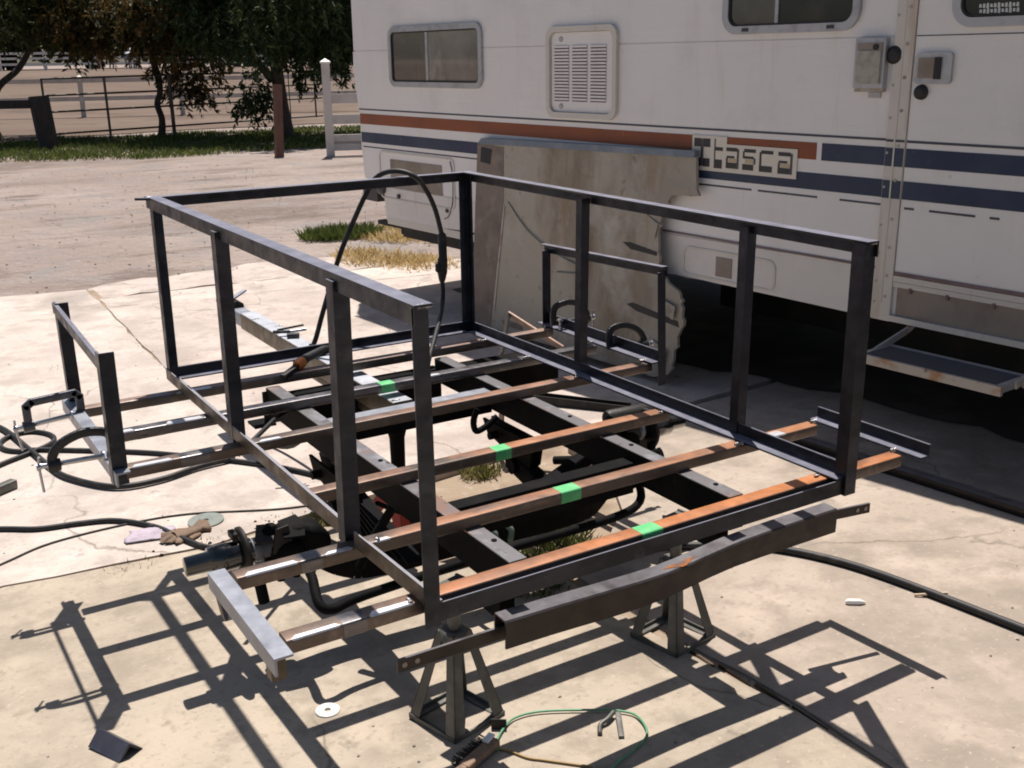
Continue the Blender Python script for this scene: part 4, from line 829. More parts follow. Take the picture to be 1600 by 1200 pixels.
# refrigerator vent
v = MB().ring(rrect(3.000, 3.590, .700, 1.190, .06), rrect(3.030, 3.560, .730, 1.160, .045), W, -.002, .022).build('refrigerator_vent', 'rv_trim', rv)
rp(rrect(3.034, 3.556, .734, 1.156, .04), -.002, .006).build('vent_panel', 'rv', v)
for c0 in (3.092, 3.247, 3.402):
    MB().prism([(c0, .790), (c0+.128, .790), (c0+.128, 1.088), (c0, 1.088)], W, .0062, .0068).build('louvre_recess', 'rv_moulding', v)
    m = MB()
    for i in range(17):
        zc = .797+i*.0175
        m.prism([(c0-.002, zc), (c0+.130, zc), (c0+.130, zc+.010), (c0-.002, zc+.010)], W, .0066, .0125)
    m.build('louvre', 'rv', v, kind='stuff')
for zc in (1.122, .762): MB().cyl(W(3.47, zc, .005), W(3.47, zc, .013), .014, 12).build('vent_latch', 'alu', v)
# rear storage door with number plate recess
d2 = MB().ring(rrect(4.58, 5.560, .058, .400, .05), rrect(4.592, 5.548, .070, .388, .04), W, 0, .006).build('storage_door', 'rv_trim', rv)
rp(rrect(4.735, 5.405, .145, .345, .006, 2), .0, .004).build('recessed_plate', 'rv_brown', d2)
MB().cyl(W(5.30, .09, .0), W(5.30, .09, .016), .016, 12).build('door_latch', 'alu_dark', d2)
MB().cyl(W(4.68, .05, .0), W(4.68, .05, .012), .014, 12).build('door_latch', 'alu_dark', d2)
MB().tube(spline([W(4.63, .38, .004), W(4.60, .28, .006), W(4.61, .12, .006), W(4.66, .02, .006), W(4.72, -.01, .004)], 5), .003, 6).build('trim_cord', 'alu_dark', rv)
# lower body corner, bumper end, leveller and tail pipe
rbox(5.50, 5.80, .03, .175, -.12, -2.2).build('rear_bumper', 'rv_low', rv)
rbox(5.62, 5.83, .02, .14, .0, -.12).build('bumper_end', 'alu_dark', rv)
MB().tube([W(5.53, .13, -.03), W(5.53, .13, .03), W(5.53, .13, .035)], [.045, .045, .02], 16).build('marker_lamp', 'alu_dark', rv)
rbox(5.25, 5.72, -.158, -.128, -.05, -.12).build('tow_bar', 'under', rv)
rbox(4.35, 5.32, -.205, -.09, -.03, -.16).build('frame_sill', 'under', rv)
rbox(5.35, 5.40, -.20, -.10, -.06, -.10).build('bolt_bracket', 'under', rv)
rbox(3.95, 5.48, -.125, -.075, .002, -.05).build('lower_sill', 'rv_trim', rv)
# water heater / battery hatch
ht = MB().ring(rrect(1.885, 2.490, -.055, .098, .045), rrect(1.897, 2.478, -.043, .086, .036), W, .0, .0055).build('low_hatch', 'rv_trim', rv)
rbox(2.157, 2.262, -.03, .068, .001, .004).build('hatch_label_plate', 'rv_brown', ht)
# porch light, round cap, door handle, deadbolt
pl_ = rbox(1.372, 1.516, .888, 1.085, .0, .030).build('porch_light', 'alu', rv)
rbox(1.388, 1.500, .905, 1.035, .030, .040).build('lens', 'lens', pl_)
rbox(1.386, 1.502, 1.038, 1.066, .030, .036).build('lamp_housing', 'rv_brown', pl_)
MB().cyl(W(1.412, 1.050, .034), W(1.412, 1.050, .044), .012, 12).build('switch', 'gasket', pl_)
rbox(1.374, 1.514, .872, .890, .0, .022).build('rusty_sill', 'step_rust', pl_)
rbox(1.395, 1.452, .848, .870, .0, .008).build('lower_tab', 'alu', pl_)
MB().tube([W(1.343, 1.018, .0), W(1.343, 1.018, .014), W(1.343, 1.018, .022)], [.036, .036, .020], 24).build('round_cap', 'gasket', rv)
dh = rp(rrect(1.078, 1.238, .906, 1.026, .018), .006, .020).build('door_handle', 'alu', dr)
rbox(1.150, 1.222, .928, 1.006, .020, .024).build('recess', 'rv_brown', dh)
rbox(1.122, 1.150, .925, 1.008, .020, .026).build('pull_slot', 'gasket', dh)
MB().tube([W(1.205, .874, .006), W(1.205, .874, .020), W(1.205, .874, .028)], [.030, .028, .015], 20).build('deadbolt', 'gasket', dr)
# the raised name plate on the stripe: cream plate, black block letters
plate = [(2.448, .484), (1.800, .484), (1.800, .617), (2.222, .617), (2.222, .652), (2.448, .652)]
nb = rp(plate, .0025, .0058).build('name_plate', 'letter_cream', rv)
def glyph(name, blocks, r0, wd, z0, h):
    """blocks: (x0, x1, y0, y1, material) in 0..1 of the letter box; r runs leftwards."""
    for x0, x1, y0, y1, m in blocks:
        rbox(r0-x0*wd, r0-x1*wd, z0+y0*h, z0+y1*h, .0072, .0058).build(name, m, nb)
K, G, T_ = 'letter', 'letter_grey', 'letter_tan'
glyph('letter_i', [(.02, .40, .70, 1, K), (.58, .96, .70, 1, K), (.405, .575, .02, .99, G), (.02, .40, 0, .30, K), (.58, .96, 0, .30, K)], 2.435, .112, .503, .135)
glyph('letter_t', [(0, .14, .0, 1, G), (.14, 1, .60, .72, K), (.14, .95, 0, .30, K)], 2.300, .055, .500, .140)
hl, zl = .098, .505
glyph('letter_a', [(0, .85, .82, 1, K), (.85, 1, .0, .95, G), (.05, .65, .50, .60, K), (.0, .14, .28, .50, G), (.2, .8, .30, .48, T_), (0, .85, .0, .28, K)], 2.222, .080, zl, hl)
glyph('letter_s', [(.10, 1, .84, 1, K), (0, .14, .55, .88, G), (.10, .85, .54, .66, K), (.2, .8, .32, .50, T_), (.86, 1, .30, .58, G), (0, .86, .0, .28, K)], 2.118, .078, zl-.001, hl)
glyph('letter_c', [(.12, 1, .84, 1, K), (0, .14, .22, .92, K), (0, .95, .0, .28, K)], 2.016, .080, zl-.002, hl)
glyph('letter_a', [(0, .85, .82, 1, K), (.85, 1, .0, .95, G), (.05, .65, .50, .60, K), (.0, .14, .28, .50, G), (.2, .8, .30, .48, T_), (0, .85, .0, .28, K)], 1.906, .082, zl-.003, hl)
# dark underside: frame, wheels; unseen tanks and far skirt added to block light
rbox(-2.5, 5.4, -.18, -.05, -.45, -.55).build('frame_member', 'under', rv); rbox(-2.5, 5.4, -.18, -.05, -1.75, -1.85).build('frame_member', 'under', rv)
rbox(.2, 2.9, -.40, -.05, -.75, -1.55).build('blocker_tank', 'under', rv); rbox(-2.5, 5.3, -.42, .0, -2.20, -2.27).build('blocker_skirt', 'under', rv)
rbox(-1.9, -.1, -.36, -.05, -.7, -1.6).build('blocker_tank', 'under', rv)
for r, o in ((3.48, -.28), (3.48, -1.95), (-1.7, -.18), (-1.7, -2.05)):
    zg = gz(*W(r, 0, o).xy); t = MB().tube([W(r, zg+.36, o+.10), W(r, zg+.36, o+.09), W(r, zg+.36, o-.09), W(r, zg+.36, o-.10)], [.29, .36, .36, .29], 30).build('wheel', 'rubber', rv)
    MB().tube([W(r, zg+.36, o+.102), W(r, zg+.36, o+.06), W(r, zg+.36, o+.04)], [.22, .20, .05], 24).build('rim', 'alu', t)
# entry step
es = thing('entry_step', W(.85, gz(2.8, .8), .25), 'rusty fold-down entry step with a dark tread hanging under the motorhome door', 'step', None, Matrix.Rotation(A95, 3, 'Z'))
zs = -.145
rbox(.575, 1.135, zs+.003, zs+.011, .165, .335).build('tread', 'tread', es)
rbox(.55, 1.155, zs-.026, zs+.010, .336, .352).build('front_edge', 'step_rust', es)
rbox(.55, 1.155, zs-.006, zs+.014, .142, .164).build('back_edge', 'alu', es)
rbox(.552, .574, zs-.016, zs+.013, .165, .335).build('side_edge', 'alu', es); rbox(1.136, 1.156, zs-.016, zs+.013, .165, .335).build('side_edge', 'alu', es)
rbox(.575, 1.135, zs-.012, zs+.002, .165, .335).build('step_pan', 'under', es)
for r in (.545, 1.150):
    MB().bar(W(r, zs+.0, .26), W(r, zs+.055, .03), .010, .028, Z).build('side_arm', 'step_rust', es)
    MB().bar(W(r, zs+.05, .04), W(r, -.075, .0), .030, .008, OD).build('hanger', 'step_rust', es)
    MB().bar(W(r, zs-.01, .20), W(r-.004, zs-.05, .10), .008, .022, Z).build('link_arm', 'step_rust', es)

# ------------------------------------------------------------------ weathered board leaning on the side
bd = thing('leaning_board', W(3.3, gz(2.7, 3.3), .1), 'big dirty white board with a ragged right edge leaning against the motorhome', 'board', None, Matrix.Rotation(A95, 3, 'Z'))
def WB(r, z, o=0): return W(r, z, .020+.085*(0.56-z)/1.15+o)
def bprism(poly, o0, o1): return MB().prism(poly, WB, o0, o1)
edge_ = [(2.385, .548), (2.36, .365), (2.53, .345), (2.595, .28), (2.605, .17), (2.585, .0), (2.53, -.075), (2.42, -.13), (2.385, -.20), (2.39, -.34), (2.42, -.45), (2.445, -.575)]
rag_ = []
for i_ in range(len(edge_)-1):
    (r0_, z0_), (r1_, z1_) = edge_[i_], edge_[i_+1]
    for k_ in range(6):
        jit = 0 if i_ == 0 else random.choice((-.014, -.004, .0, .003, .010))+random.uniform(-.004, .004)
        rag_.append((r0_+(r1_-r0_)*k_/6+jit, z0_+(z1_-z0_)*k_/6+(random.uniform(-.006, .006) if i_ else 0)))
bprism([(4.22, .520)]+rag_+[(2.45, -.565), (2.55, -.60), (4.23, -.615), (4.24, .0)], .004, .022).build('panel', 'board', bd)
for pl_pts in ([(2.60, .20), (2.70, .24), (2.69, .16), (2.62, .12)], [(2.42, -.2), (2.55, -.17), (2.53, -.24), (2.43, -.27)], [(2.46, -.44), (2.58, -.40), (2.60, -.50), (2.48, -.53)]):
    MB().prism(pl_pts, lambda r_, z_, d_: WB(r_, z_, d_+.06*(2.72-r_)), .0225, .0245).build('peeling_skin', 'board', bd)
bprism([(4.24, .518), (2.39, .546), (2.39, .580), (4.20, .553)], -.004, .030).build('top_edge', 'board_edge', bd)
bprism([(4.245, -.615), (4.03, -.615), (3.95, .20), (3.97, .51), (4.245, .514)], .0221, .0245).build('stained_strip', 'board_stain', bd)
bprism([(3.945, .16), (3.93, .16), (3.99, -.50), (4.01, -.50)], .0221, .028).build('rusty_seam', 'step_rust', bd)
bprism([(4.20, .50), (4.09, .49), (4.10, .40), (4.205, .41)], .0246, .027).build('edge_hole', 'gasket', bd)
bprism([(2.86, .075), (2.80, .08), (2.60, .055), (2.60, .035), (2.80, .045)], .0222, .024).build('slot', 'gasket', bd)
bprism([(2.80, -.25), (2.75, -.235), (2.41, -.275), (2.40, -.305), (2.72, -.275)], .0222, .024).build('slot', 'gasket', bd)
bprism([(3.92, -.545), (3.70, -.53), (3.70, -.57), (3.88, -.575)], .0222, .024).build('slot', 'board_stain', bd)
MB().tube(spline([WB(3.90, .19, .024), WB(3.70, .05, .03), WB(3.45, -.05, .03), WB(3.22, -.10, .03), WB(3.20, -.14, .03), WB(3.40, -.165, .028)], 6), .0035, 6).build('loose_cord', 'green_grey', bd)

# ------------------------------------------------------------------ fences
def pipe_gate():
    g = thing('pipe_gate', (3.0, 23.2, gz(3, 23)), 'long grey pipe gate with four rails in front of the arena', 'gate')
    L0, L1 = Vector((3.05, 23.30, 0)), Vector((10.15, 25.40, 0))
    top = (.735, .775); lv = [0, .30, .60, 1.0]
    for k in lv:
        a, b = L0+Z*(.735-1.14*k), L1+Z*(.77-1.14*k)
        MB().tube([a, b], .021, 8).build('rail', 'pipe', g)
    MB().tube([L0+Z*.735, L0+Z*-.44], .024, 8).build('end_post', 'pipe', g)
    for t, r in ((.19, .028), (.405, .045)):
        p = L0.lerp(L1, t); MB().tube([p+Z*.75, p+Z*(gz(p.x, p.y)-.05)], r, 8).build('post', 'pipe', g)
    p = L0.lerp(L1, .97); MB().tube([p+Z*.78, p+Z*-.40], .024, 8).build('end_post', 'pipe', g)
    MB().tube([L0.lerp(L1, .86)+Z*.77, L0.lerp(L1, .86)+Z*-.39], .014, 8).build('post', 'pipe', g)
pipe_gate()
def vinyl_fence(name, a, b, posts, rails, rw, rh, ps, hp, m, label, group=None, cap='white_vinyl'):
    a, b = Vector((*a, 0)), Vector((*b, 0)); d = (b-a).normalized()
    f = thing(name, (a.x, a.y, gz(a.x, a.y)), label, 'fence', group)
    for z in rails:
        MB().bar(a+Z*(gz(a.x, a.y)+z), b+Z*(gz(b.x, b.y)+z), rw, rh, Z).build('rail', m, f)
    for t in posts:
        p = a.lerp(b, t); z = gz(p.x, p.y); q = math.atan2(d.y, d.x); R = Matrix.Translation((p.x, p.y, z)) @ Matrix.Rotation(q, 4, 'Z')
        po = MB().box((-ps/2, -ps/2, -.1), (ps/2, ps/2, hp), R).build('post', m, f)
        c = MB(); h = ps/2*1.25
        c.add([R @ Vector(v) for v in ((-h, -h, hp), (h, -h, hp), (h, h, hp), (-h, h, hp), (-h, -h, hp+.03), (h, -h, hp+.03), (h, h, hp+.03), (-h, h, hp+.03), (0, 0, hp+.09))],
              [(0, 1, 5, 4), (1, 2, 6, 5), (2, 3, 7, 6), (3, 0, 4, 7), (4, 5, 8), (5, 6, 8), (6, 7, 8), (7, 4, 8), (3, 2, 1, 0)])
        c.build('post_cap', cap, po)
    return f
dd = Vector((2.77, -.84)); st_ = Vector((5.73, 33.6))
A_ = st_-dd*3; B_ = st_+dd*5
vinyl_fence('arena_fence', tuple(A_), tuple(B_), [i/8 for i in range(9)], (1.19, .66), .05, .13, .14, 1.26, 'white_dusty', 'white two rail arena fence with capped posts behind the pipe gate')
vinyl_fence('gate_fence', (6.95, 17.25), (10.0, 16.1), [0, 1.0], (1.32-.32, .93-.30, .55-.28, .25-.10), .05, .17, .15, 1.62, 'white_dusty', 'tall pale fence post with wide boards behind the motorhome tail')
vinyl_fence('far_fence', (5.0, 99.5), (60, 75.5), [i/17 for i in range(18)], (1.35, .95, .5), .06, .18, .22, 1.55, 'white_vinyl', 'distant white fence along the far side of the arena')
wf = thing('wood_fence', (2.9, 22.8, gz(2.9, 22.8)), 'dark creosoted wood post with one low rail at the left edge', 'fence')
MB().bar((2.95, 22.75, gz(3, 23)-.2), (2.88, 22.83, .40), .36, .30, Y).build('post', 'darkwood', wf)
MB().bar((2.72, 22.92, .245), (-2.6, 25.2, .22), .12, .17, Z).build('rail', 'darkwood', wf)
MB().bar((-2.6, 25.2, gz(0, 25)-.2), (-2.6, 25.2, .45), .3, .3, Y).build('post', 'darkwood', wf)
bp = MB().bar((6.10, 17.68, gz(6, 17.7)-.2), (6.27, 17.95, .60), .135, .135, Y).build('wood_post', 'redwood')
tag(bp, 'reddish brown wooden post standing in the grass before the pepper tree', 'post')

# ------------------------------------------------------------------ leaves, trees, grass
def quads(name, cen, ax, wd, tint, m, parent=None, kind='stuff'):
    """many leaf-sized kites: cen (n,3), ax (n,3) length vector, wd (n,3) half-width vector."""
    n = len(cen)
    v = np.empty((n, 4, 3)); v[:, 0] = cen; v[:, 1] = cen+ax*.45+wd; v[:, 2] = cen+ax; v[:, 3] = cen+ax*.45-wd
    if parent is not None:
        t = np.array(MW[parent.name].translation); v = v-t
    me = bpy.data.meshes.new(name); me.vertices.add(4*n); me.vertices.foreach_set('co', v.reshape(-1))
    me.loops.add(4*n); me.loops.foreach_set('vertex_index', np.arange(4*n, dtype=np.int32))
    me.polygons.add(n); me.polygons.foreach_set('loop_start', np.arange(0, 4*n, 4, dtype=np.int32))
    try: me.polygons.foreach_set('loop_total', np.full(n, 4, dtype=np.int32))
    except Exception: pass
    a = me.attributes.new('tint', 'FLOAT', 'FACE'); a.data.foreach_set('value', np.clip(tint, 0, 1).astype(np.float32))
    me.materials.append(MT[m]); me.update(calc_edges=True); me.validate()
    o = bpy.data.objects.new(name, me); COL.objects.link(o); reg(o, Matrix())
    if parent is not None: o.parent = parent; reg(o, MW[parent.name])
    if kind: o['kind'] = kind
    return o
def rnd_dir(n):
    v = RNG.normal(size=(n, 3)); return v/np.linalg.norm(v, axis=1, keepdims=True)
def tree(name, base, trunk, clumps, leaf_m, label, group, strands=7, per=16, L=.13, wdt=.022, droop=.8, spread=.55, forks=()):
    """trunk: polyline with radii; clumps: (x, y, z, radius) crown lobes relative to base; leaves hang in strands from each lobe."""
    t = thing(name, base, label, 'tree', group)
    b = Vector(base)
    MB().tube(spline([b+Vector(p[:3]) for p in trunk], 4), [x for x in np.interp(np.linspace(0, len(trunk)-1, (len(trunk)-1)*4+1), range(len(trunk)), [p[3] for p in trunk])], 10).build('trunk', 'bark', t)
    for f in forks:
        MB().tube(spline([b+Vector(p[:3]) for p in f], 4), [x for x in np.interp(np.linspace(0, len(f)-1, (len(f)-1)*4+1), range(len(f)), [p[3] for p in f])], 8).build('limb', 'bark', t)
    cen, ax, wd, ti = [], [], [], []
    for (x, y, z, r) in clumps:
        ns = int(strands*(r/.5)**2*6)
        for _ in range(ns):
            d = RNG.normal(size=3); d /= np.linalg.norm(d); rr = r*RNG.uniform(.35, 1.0)**.6
            s = np.array([b.x+x, b.y+y, b.z+z])+d*rr*np.array([1, 1, .8])
            lat = RNG.normal(size=3)*.35; lat[2] = 0
            dirv = np.array([d[0]*.5, d[1]*.5, -droop])+lat; dirv /= np.linalg.norm(dirv)
            ln = RNG.uniform(.25, 1.0)*spread
            tt = RNG.uniform(0, 1)
            k = per; u = np.sort(RNG.uniform(0, 1, k))
            pts = s+np.outer(u*ln, dirv)
            a = rnd_dir(k)*.75+dirv*.8; a /= np.linalg.norm(a, axis=1, keepdims=True)
            ww = np.cross(a, rnd_dir(k)); ww /= np.linalg.norm(ww, axis=1, keepdims=True)+1e-9
            sz = RNG.uniform(.6, 1.3, (k, 1))
            cen.append(pts); ax.append(a*L*sz); wd.append(ww*wdt*sz); ti.append(np.clip(tt*.7+RNG.normal(0, .15, k)+.15, 0, 1))
    quads('crown', np.concatenate(cen), np.concatenate(ax), np.concatenate(wd), np.concatenate(ti), leaf_m, t)
    return t
def lobes(cx, cy, z0, z1, rx, n, r0, r1, seed):
    g = np.random.default_rng(seed); out = []
    for _ in range(n):
        q = g.uniform(0, 2*math.pi); rr = rx*math.sqrt(g.uniform(0, 1)); z = g.uniform(z0, z1)
        out.append((cx+rr*math.cos(q), cy+rr*math.sin(q), z, g.uniform(r0, r1)))
    return out
# pepper tree on the right, its skirts hanging low
tree('pepper_tree', (7.76, 22.2, gz(7.8, 22)-.05), [(.17, 0, 0, .21), (.14, .05, .7, .15), (.10, .1, 1.5, .14), (.1, .3, 3.2, .11)],
     lobes(.1, .2, 1.95, 2.8, 2.0, 30, .38, .62, 3)+lobes(0, .2, 2.4, 4.6, 2.2, 36, .5, .9, 4)+[(-.62, -.1, .95, .34), (-.72, -.05, .80, .25), (-.50, 0, 1.2, .42), (-.40, .3, .95, .24), (.62, .3, 1.35, .26), (.95, .1, 1.40, .24), (1.5, .1, 1.6, .32)],
     'leaf_dark', 'dark green weeping tree with drooping skirts nearest the motorhome', 'trees before the arena', 7, 16, .14, .024, 1.1, .62, [[(0, .2, 1.3, .09), (.7, .3, 2.2, .07), (1.4, .4, 3.2, .04)], [(0, .2, 1.3, .09), (-.7, .1, 2.2, .06), (-1.3, .2, 3.0, .04)]])
# thin trunked tree in the middle, browning
tree('pepper_tree', (5.70, 24.5, gz(5.7, 24)-.05), [(0, 0, 0, .10), (.06, .0, .45, .075), (.0, .05, .8, .07), (.10, .05, 1.1, .07), (.06, .1, 1.6, .08), (-.2, .2, 3.0, .06)],
     lobes(.1, .3, 2.3, 3.0, 1.6, 30, .38, .62, 5)+lobes(0, .3, 2.5, 4.6, 1.9, 24, .5, .85, 6)+[(.75, .2, 1.25, .40), (.95, .2, 1.05, .34), (.55, .2, 1.5, .42), (.25, .2, 1.75, .35), (1.15, .2, 1.4, .36), (1.3, .2, 1.7, .45)],
     'leaf_brown', 'thin trunked tree with browning foliage behind the pipe gate', 'trees before the arena', 6, 15, .14, .026, 1.0, .55)
# leaning tree at the left edge
tree('leaning_tree', (2.15, 26.4, gz(2, 26)-.05), [(.2, 0, 0, .22), (.0, .0, .6, .17), (-.25, .0, 1.1, .13), (-.5, 0, 2.2, .10)],
     lobes(.6, .3, 2.7, 3.5, 2.2, 32, .4, .7, 8)+lobes(.3, .3, 3.2, 5.2, 2.4, 24, .55, .9, 9)+[(2.3, .2, 2.15, .35), (1.7, .2, 2.4, .4), (2.7, .3, 2.4, .4), (.9, .2, 2.5, .45)],
     'leaf_olive', 'forked dark tree leaning over the wooden rail at the left edge', 'trees before the arena', 5, 15, .15, .028, .9, .55,
     [[(.0, 0, .55, .13), (.45, 0, 1.25, .075), (.95, .1, 1.65, .07), (1.35, .1, 2.3, .06), (1.7, .1, 3.4, .04)], [(.0, 0, .9, .09), (.1, 0, 1.6, .06), (.55, .1, 2.4, .05)]])
# tall trees beyond the arena
fx = [(-6, 110, 11, 'leaf_olive'), (6, 116, 13, 'leaf_far'), (14, 108, 11, 'leaf_far'), (22, 112, 13, 'leaf_olive'), (29, 106, 12, 'leaf_far'), (36, 103, 12, 'leaf_dark'), (44, 98, 12, 'leaf_far'), (52, 94, 12, 'leaf_olive'), (60, 88, 12, 'leaf_far'), (68, 80, 12, 'leaf_dark')]
FL = ['tall olive tree at the far left beyond the arena', 'tallest green tree left of centre beyond the far fence', 'rounded green tree beyond the horses', 'broad olive tree behind the horses', 'green tree beyond the far fence behind the middle tree', 'darkest tree beyond the far fence behind the weeping tree', 'green tree beyond the white trailer', 'olive tree behind the tall pale post', 'green tree hidden partly by the motorhome tail', 'dark tree behind the motorhome']
for i, (x, y, h, m) in enumerate(fx):
    tree('tall_tree', (x, y, gz(x, y)-.1), [(0, 0, 0, .4), (.1, 0, h*.3, .32), (.0, 0, h*.8, .15)], lobes(0, 0, 1.6, h*.45, 4.6, 20, .9, 1.7, 20+i)+lobes(0, 0, h*.4, h, 4.6, 26, 1.2, 2.0, 40+i), m, FL[i], 'tall trees beyond the arena', 1.0, 8, .75, .22, .5, 1.2)
def grass(name, m, n, fn, h0, h1, label=None, wid=.004, lean=.45, tintf=None):
    P = fn(n); n = len(P)
    z = np.array([gz(a, b) for a, b in P])-.03; cen = np.column_stack([P, z])
    d = rnd_dir(n)*lean; d[:, 2] = 1; d /= np.linalg.norm(d, axis=1, keepdims=True)
    h = RNG.uniform(h0, h1, (n, 1)); q = RNG.uniform(0, 2*math.pi, n)
    wv = np.column_stack([np.cos(q), np.sin(q), np.zeros(n)])*wid
    ti = RNG.uniform(0, 1, n) if tintf is None else np.clip(tintf(P)+RNG.normal(0, .18, n), 0, 1)
    return quads(name, cen, d*h, wv*RNG.uniform(.6, 1.5, (n, 1)), ti, m)
def strip(n):
    t = RNG.uniform(0, 1, n); s = RNG.uniform(0, 1, n)
    near = np.column_stack([-4+15*t, 19.6-(.16*(-4+15*t-1.5))+.35*np.sin((-4+15*t)*1.1)])
    far = np.column_stack([-4+15*t, 25.8-.05*(-4+15*t)+.3*np.sin((-4+15*t)*2.2)])
    p = near+(far-near)*s[:, None]
    cl = np.sin(p[:, 0]*2.3+1)*np.sin(p[:, 1]*1.9)+np.sin(p[:, 0]*5.1)*np.sin(p[:, 1]*4.3)*.6
    edge = np.minimum(s, 1-s)
    return p[(cl+RNG.uniform(-1.2, 1.6, n) > 0) & (edge+RNG.uniform(-.06, .1, n) > 0)]
grass('grass_verge', 'grass_green', 70000, strip, .03, .15, wid=.012, lean=.9)
def blob(cx, cy, rx, ry, rot=0, pw=.7):
    def f(n):
        q = RNG.uniform(0, 2*math.pi, n); r = RNG.uniform(0, 1, n)**pw
        a, b = rx*r*np.cos(q), ry*r*np.sin(q)
        return np.column_stack([cx+a*math.cos(rot)-b*math.sin(rot), cy+a*math.sin(rot)+b*math.cos(rot)])
    return f
def dry(n):
    p = np.concatenate([blob(4.35, 8.0, .95, .70, -.15)(n//2), blob(3.15, 6.75, .38, .75, .25)(n//5), blob(5.7, 7.5, 1.6, .7)(n//4)])
    cl = np.sin(p[:, 0]*6+1)*np.sin(p[:, 1]*7)+RNG.uniform(-.7, 1.3, len(p)); return p[cl > 0]
grass('dry_grass', 'grass_dry', 16000, dry, .03, .13, wid=.006, lean=1.5)
grass('green_weeds', 'grass_green', 2600, blob(3.35, 8.35, .42, .30), .05, .16, wid=.007, lean=.9)
def joint(n):
    t = RNG.uniform(-.35, .50, n//2); p1 = np.column_stack([t, 1.835+.05*np.sin(t*7)+RNG.normal(0, .028, n//2)])
    k = np.sin(t*23)+RNG.uniform(-.4, 1, n//2); p1 = p1[k > 0]
    t2 = RNG.uniform(2.1, 5.2, n//4); p2 = np.column_stack([.565+RNG.normal(0, .016, n//4), t2]); k = np.sin(t2*4.2)+RNG.uniform(-1, .7, n//4); p2 = p2[k > 0]
    p3 = np.concatenate([blob(.40, 1.80, .12, .10)(n//4), blob(.02, 4.75, .12, .05)(n//16), blob(.58, 4.95, .06, .3)(n//16)])
    return np.concatenate([p1, p2, p3])
grass('joint_weeds', 'weed', 5200, joint, .012, .055, wid=.0028, lean=1.6)
def patch(n):
    return np.concatenate([blob(.87, 1.02, .13, .15)(n//3), blob(.83, .86, .10, .08)(n//4), blob(1.10, 1.12, .10, .09)(n//6), blob(1.22, 1.90, .09, .06)(n//8), blob(1.05, .93, .07, .05)(n//10)])
grass('patch_grass', 'weed', 2600, patch, .02, .085, wid=.0032, lean=.9, tintf=lambda P: np.where(P[:, 1] < 1.5, .18, .45))
grass('crack_moss', 'weed', 420, lambda n: np.concatenate([blob(.56, .05, .035, .02)(n//2), blob(.70, .37, .025, .02)(n//3), blob(.62, .0, .02, .015)(n//6)]), .006, .022, wid=.003, lean=2.2)
def pebbles(name, n, fn, s0, s1, m):
    P = fn(n); mb = MB()
    for a, b in P:
        s = random.uniform(s0, s1); z = gz(a, b)-.002; q = random.uniform(0, 6.28)
        vs = [(a+s*math.cos(q+k*math.pi/2)*random.uniform(.7, 1.2), b+s*math.sin(q+k*math.pi/2)*random.uniform(.7, 1.2), z) for k in range(4)]
        vs += [(a+s*.5*math.cos(q+k*math.pi/2+.4), b+s*.5*math.sin(q+k*math.pi/2+.4), z+s*random.uniform(.5, .9)) for k in range(4)]
        mb.add(vs, [(4, 5, 6, 7), (0, 1, 5, 4), (1, 2, 6, 5), (2, 3, 7, 6), (3, 0, 4, 7)])
    return mb.build(name, m, local=True, kind='stuff')
pebbles('gravel', 260, lambda n: np.column_stack([RNG.uniform(-1.0, 2.4, n), RNG.uniform(-.6, 5, n)]), .0025, .008, 'pebble')
pebbles('gravel', 420, lambda n: np.column_stack([RNG.uniform(-3, 5, n), RNG.uniform(7, 17, n)]), .006, .016, 'dirt')
pebbles('leaf_litter', 40, lambda n: blob(.3, 1.85, .45, .12)(n), .004, .012, 'bark')

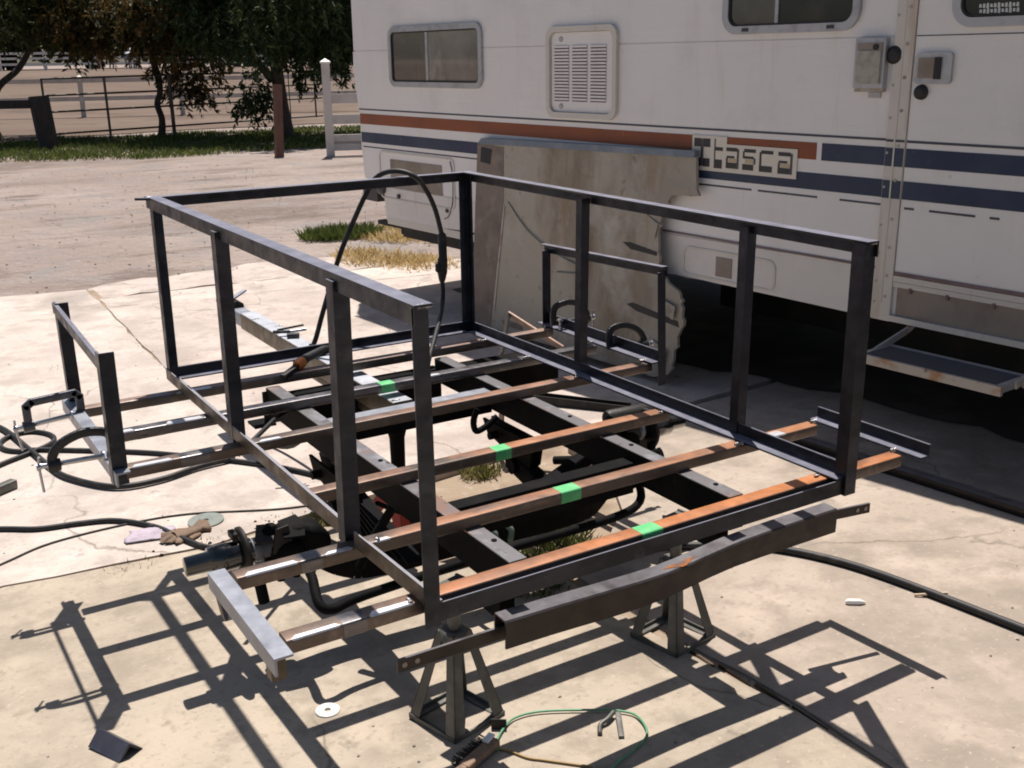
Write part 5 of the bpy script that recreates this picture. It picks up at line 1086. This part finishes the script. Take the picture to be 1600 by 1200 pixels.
# ------------------------------------------------------------------ horses and a trailer across the arena
def horse(loc, yaw, m, label, s=1.0):
    V = [(0, 0, 1.22), (.45, 0, 1.25), (-.45, 0, 1.24), (.68, 0, 1.45), (.90, 0, 1.72), (1.0, 0, 1.92), (1.28, 0, 1.72), (.42, .17, 1.0), (.42, .17, .55), (.40, .17, .04), (.44, -.17, 1.0), (.48, -.17, .55), (.46, -.17, .04), (-.52, .18, 1.0), (-.60, .18, .55), (-.54, .18, .04), (-.50, -.18, 1.0), (-.56, -.18, .55), (-.48, -.18, .04), (-.68, 0, 1.18), (-.80, 0, .75), (.98, .06, 2.05), (.98, -.06, 2.05)]
    E_ = [(0, 1), (0, 2), (1, 3), (3, 4), (4, 5), (5, 6), (1, 7), (7, 8), (8, 9), (1, 10), (10, 11), (11, 12), (2, 13), (13, 14), (14, 15), (2, 16), (16, 17), (17, 18), (2, 19), (19, 20), (5, 21), (5, 22)]
    Rr = [.30, .30, .30, .22, .16, .15, .09, .13, .07, .06, .13, .07, .06, .16, .07, .06, .16, .07, .06, .07, .05, .035, .035]
    me = bpy.data.meshes.new('horse'); me.from_pydata([tuple(Vector(v)*s) for v in V], E_, []); me.materials.append(MT[m])
    o = bpy.data.objects.new('horse', me); COL.objects.link(o)
    sk = o.modifiers.new('skin', 'SKIN')
    for i, d in enumerate(me.skin_vertices[0].data): d.radius = (Rr[i]*s, Rr[i]*s)
    me.skin_vertices[0].data[0].use_root = True
    o.modifiers.new('smooth', 'SUBSURF').render_levels = 1
    o.location = loc; o.rotation_euler = (0, 0, yaw); tag(o, label, 'horse', 'horses across the arena'); reg(o, Matrix.Translation(loc)); return o
def _hz(x, y): return (x, y, gz(x, y))
horse(_hz(18.0, 88.6), math.radians(200), 'horse_bay', 'brown horse standing before the distant white fence')
horse(_hz(19.8, 88.2), math.radians(65), 'horse_grey', 'grey horse standing beside the brown one at the far fence')
tr = thing('stock_trailer', (30.0, 92, gz(30, 92)), 'distant dark trailer with a pale roof beyond the arena', 'trailer')
z = gz(30, 92); R = Matrix.Translation((30, 92, z)) @ Matrix.Rotation(math.radians(-20), 4, 'Z')
MB().box((-1.7, -1, .45), (1.7, 1, 1.55), R).build('body', 'far_dark', tr); MB().box((-1.8, -1.1, 1.55), (1.8, 1.1, 1.95), R).build('roof', 'trailer_white', tr)
for a in (-.5, .5):
    MB().cyl(R @ Vector((a, -1.05, .33)), R @ Vector((a, 1.05, .33)), .33, 14).build('wheel', 'rubber', tr)
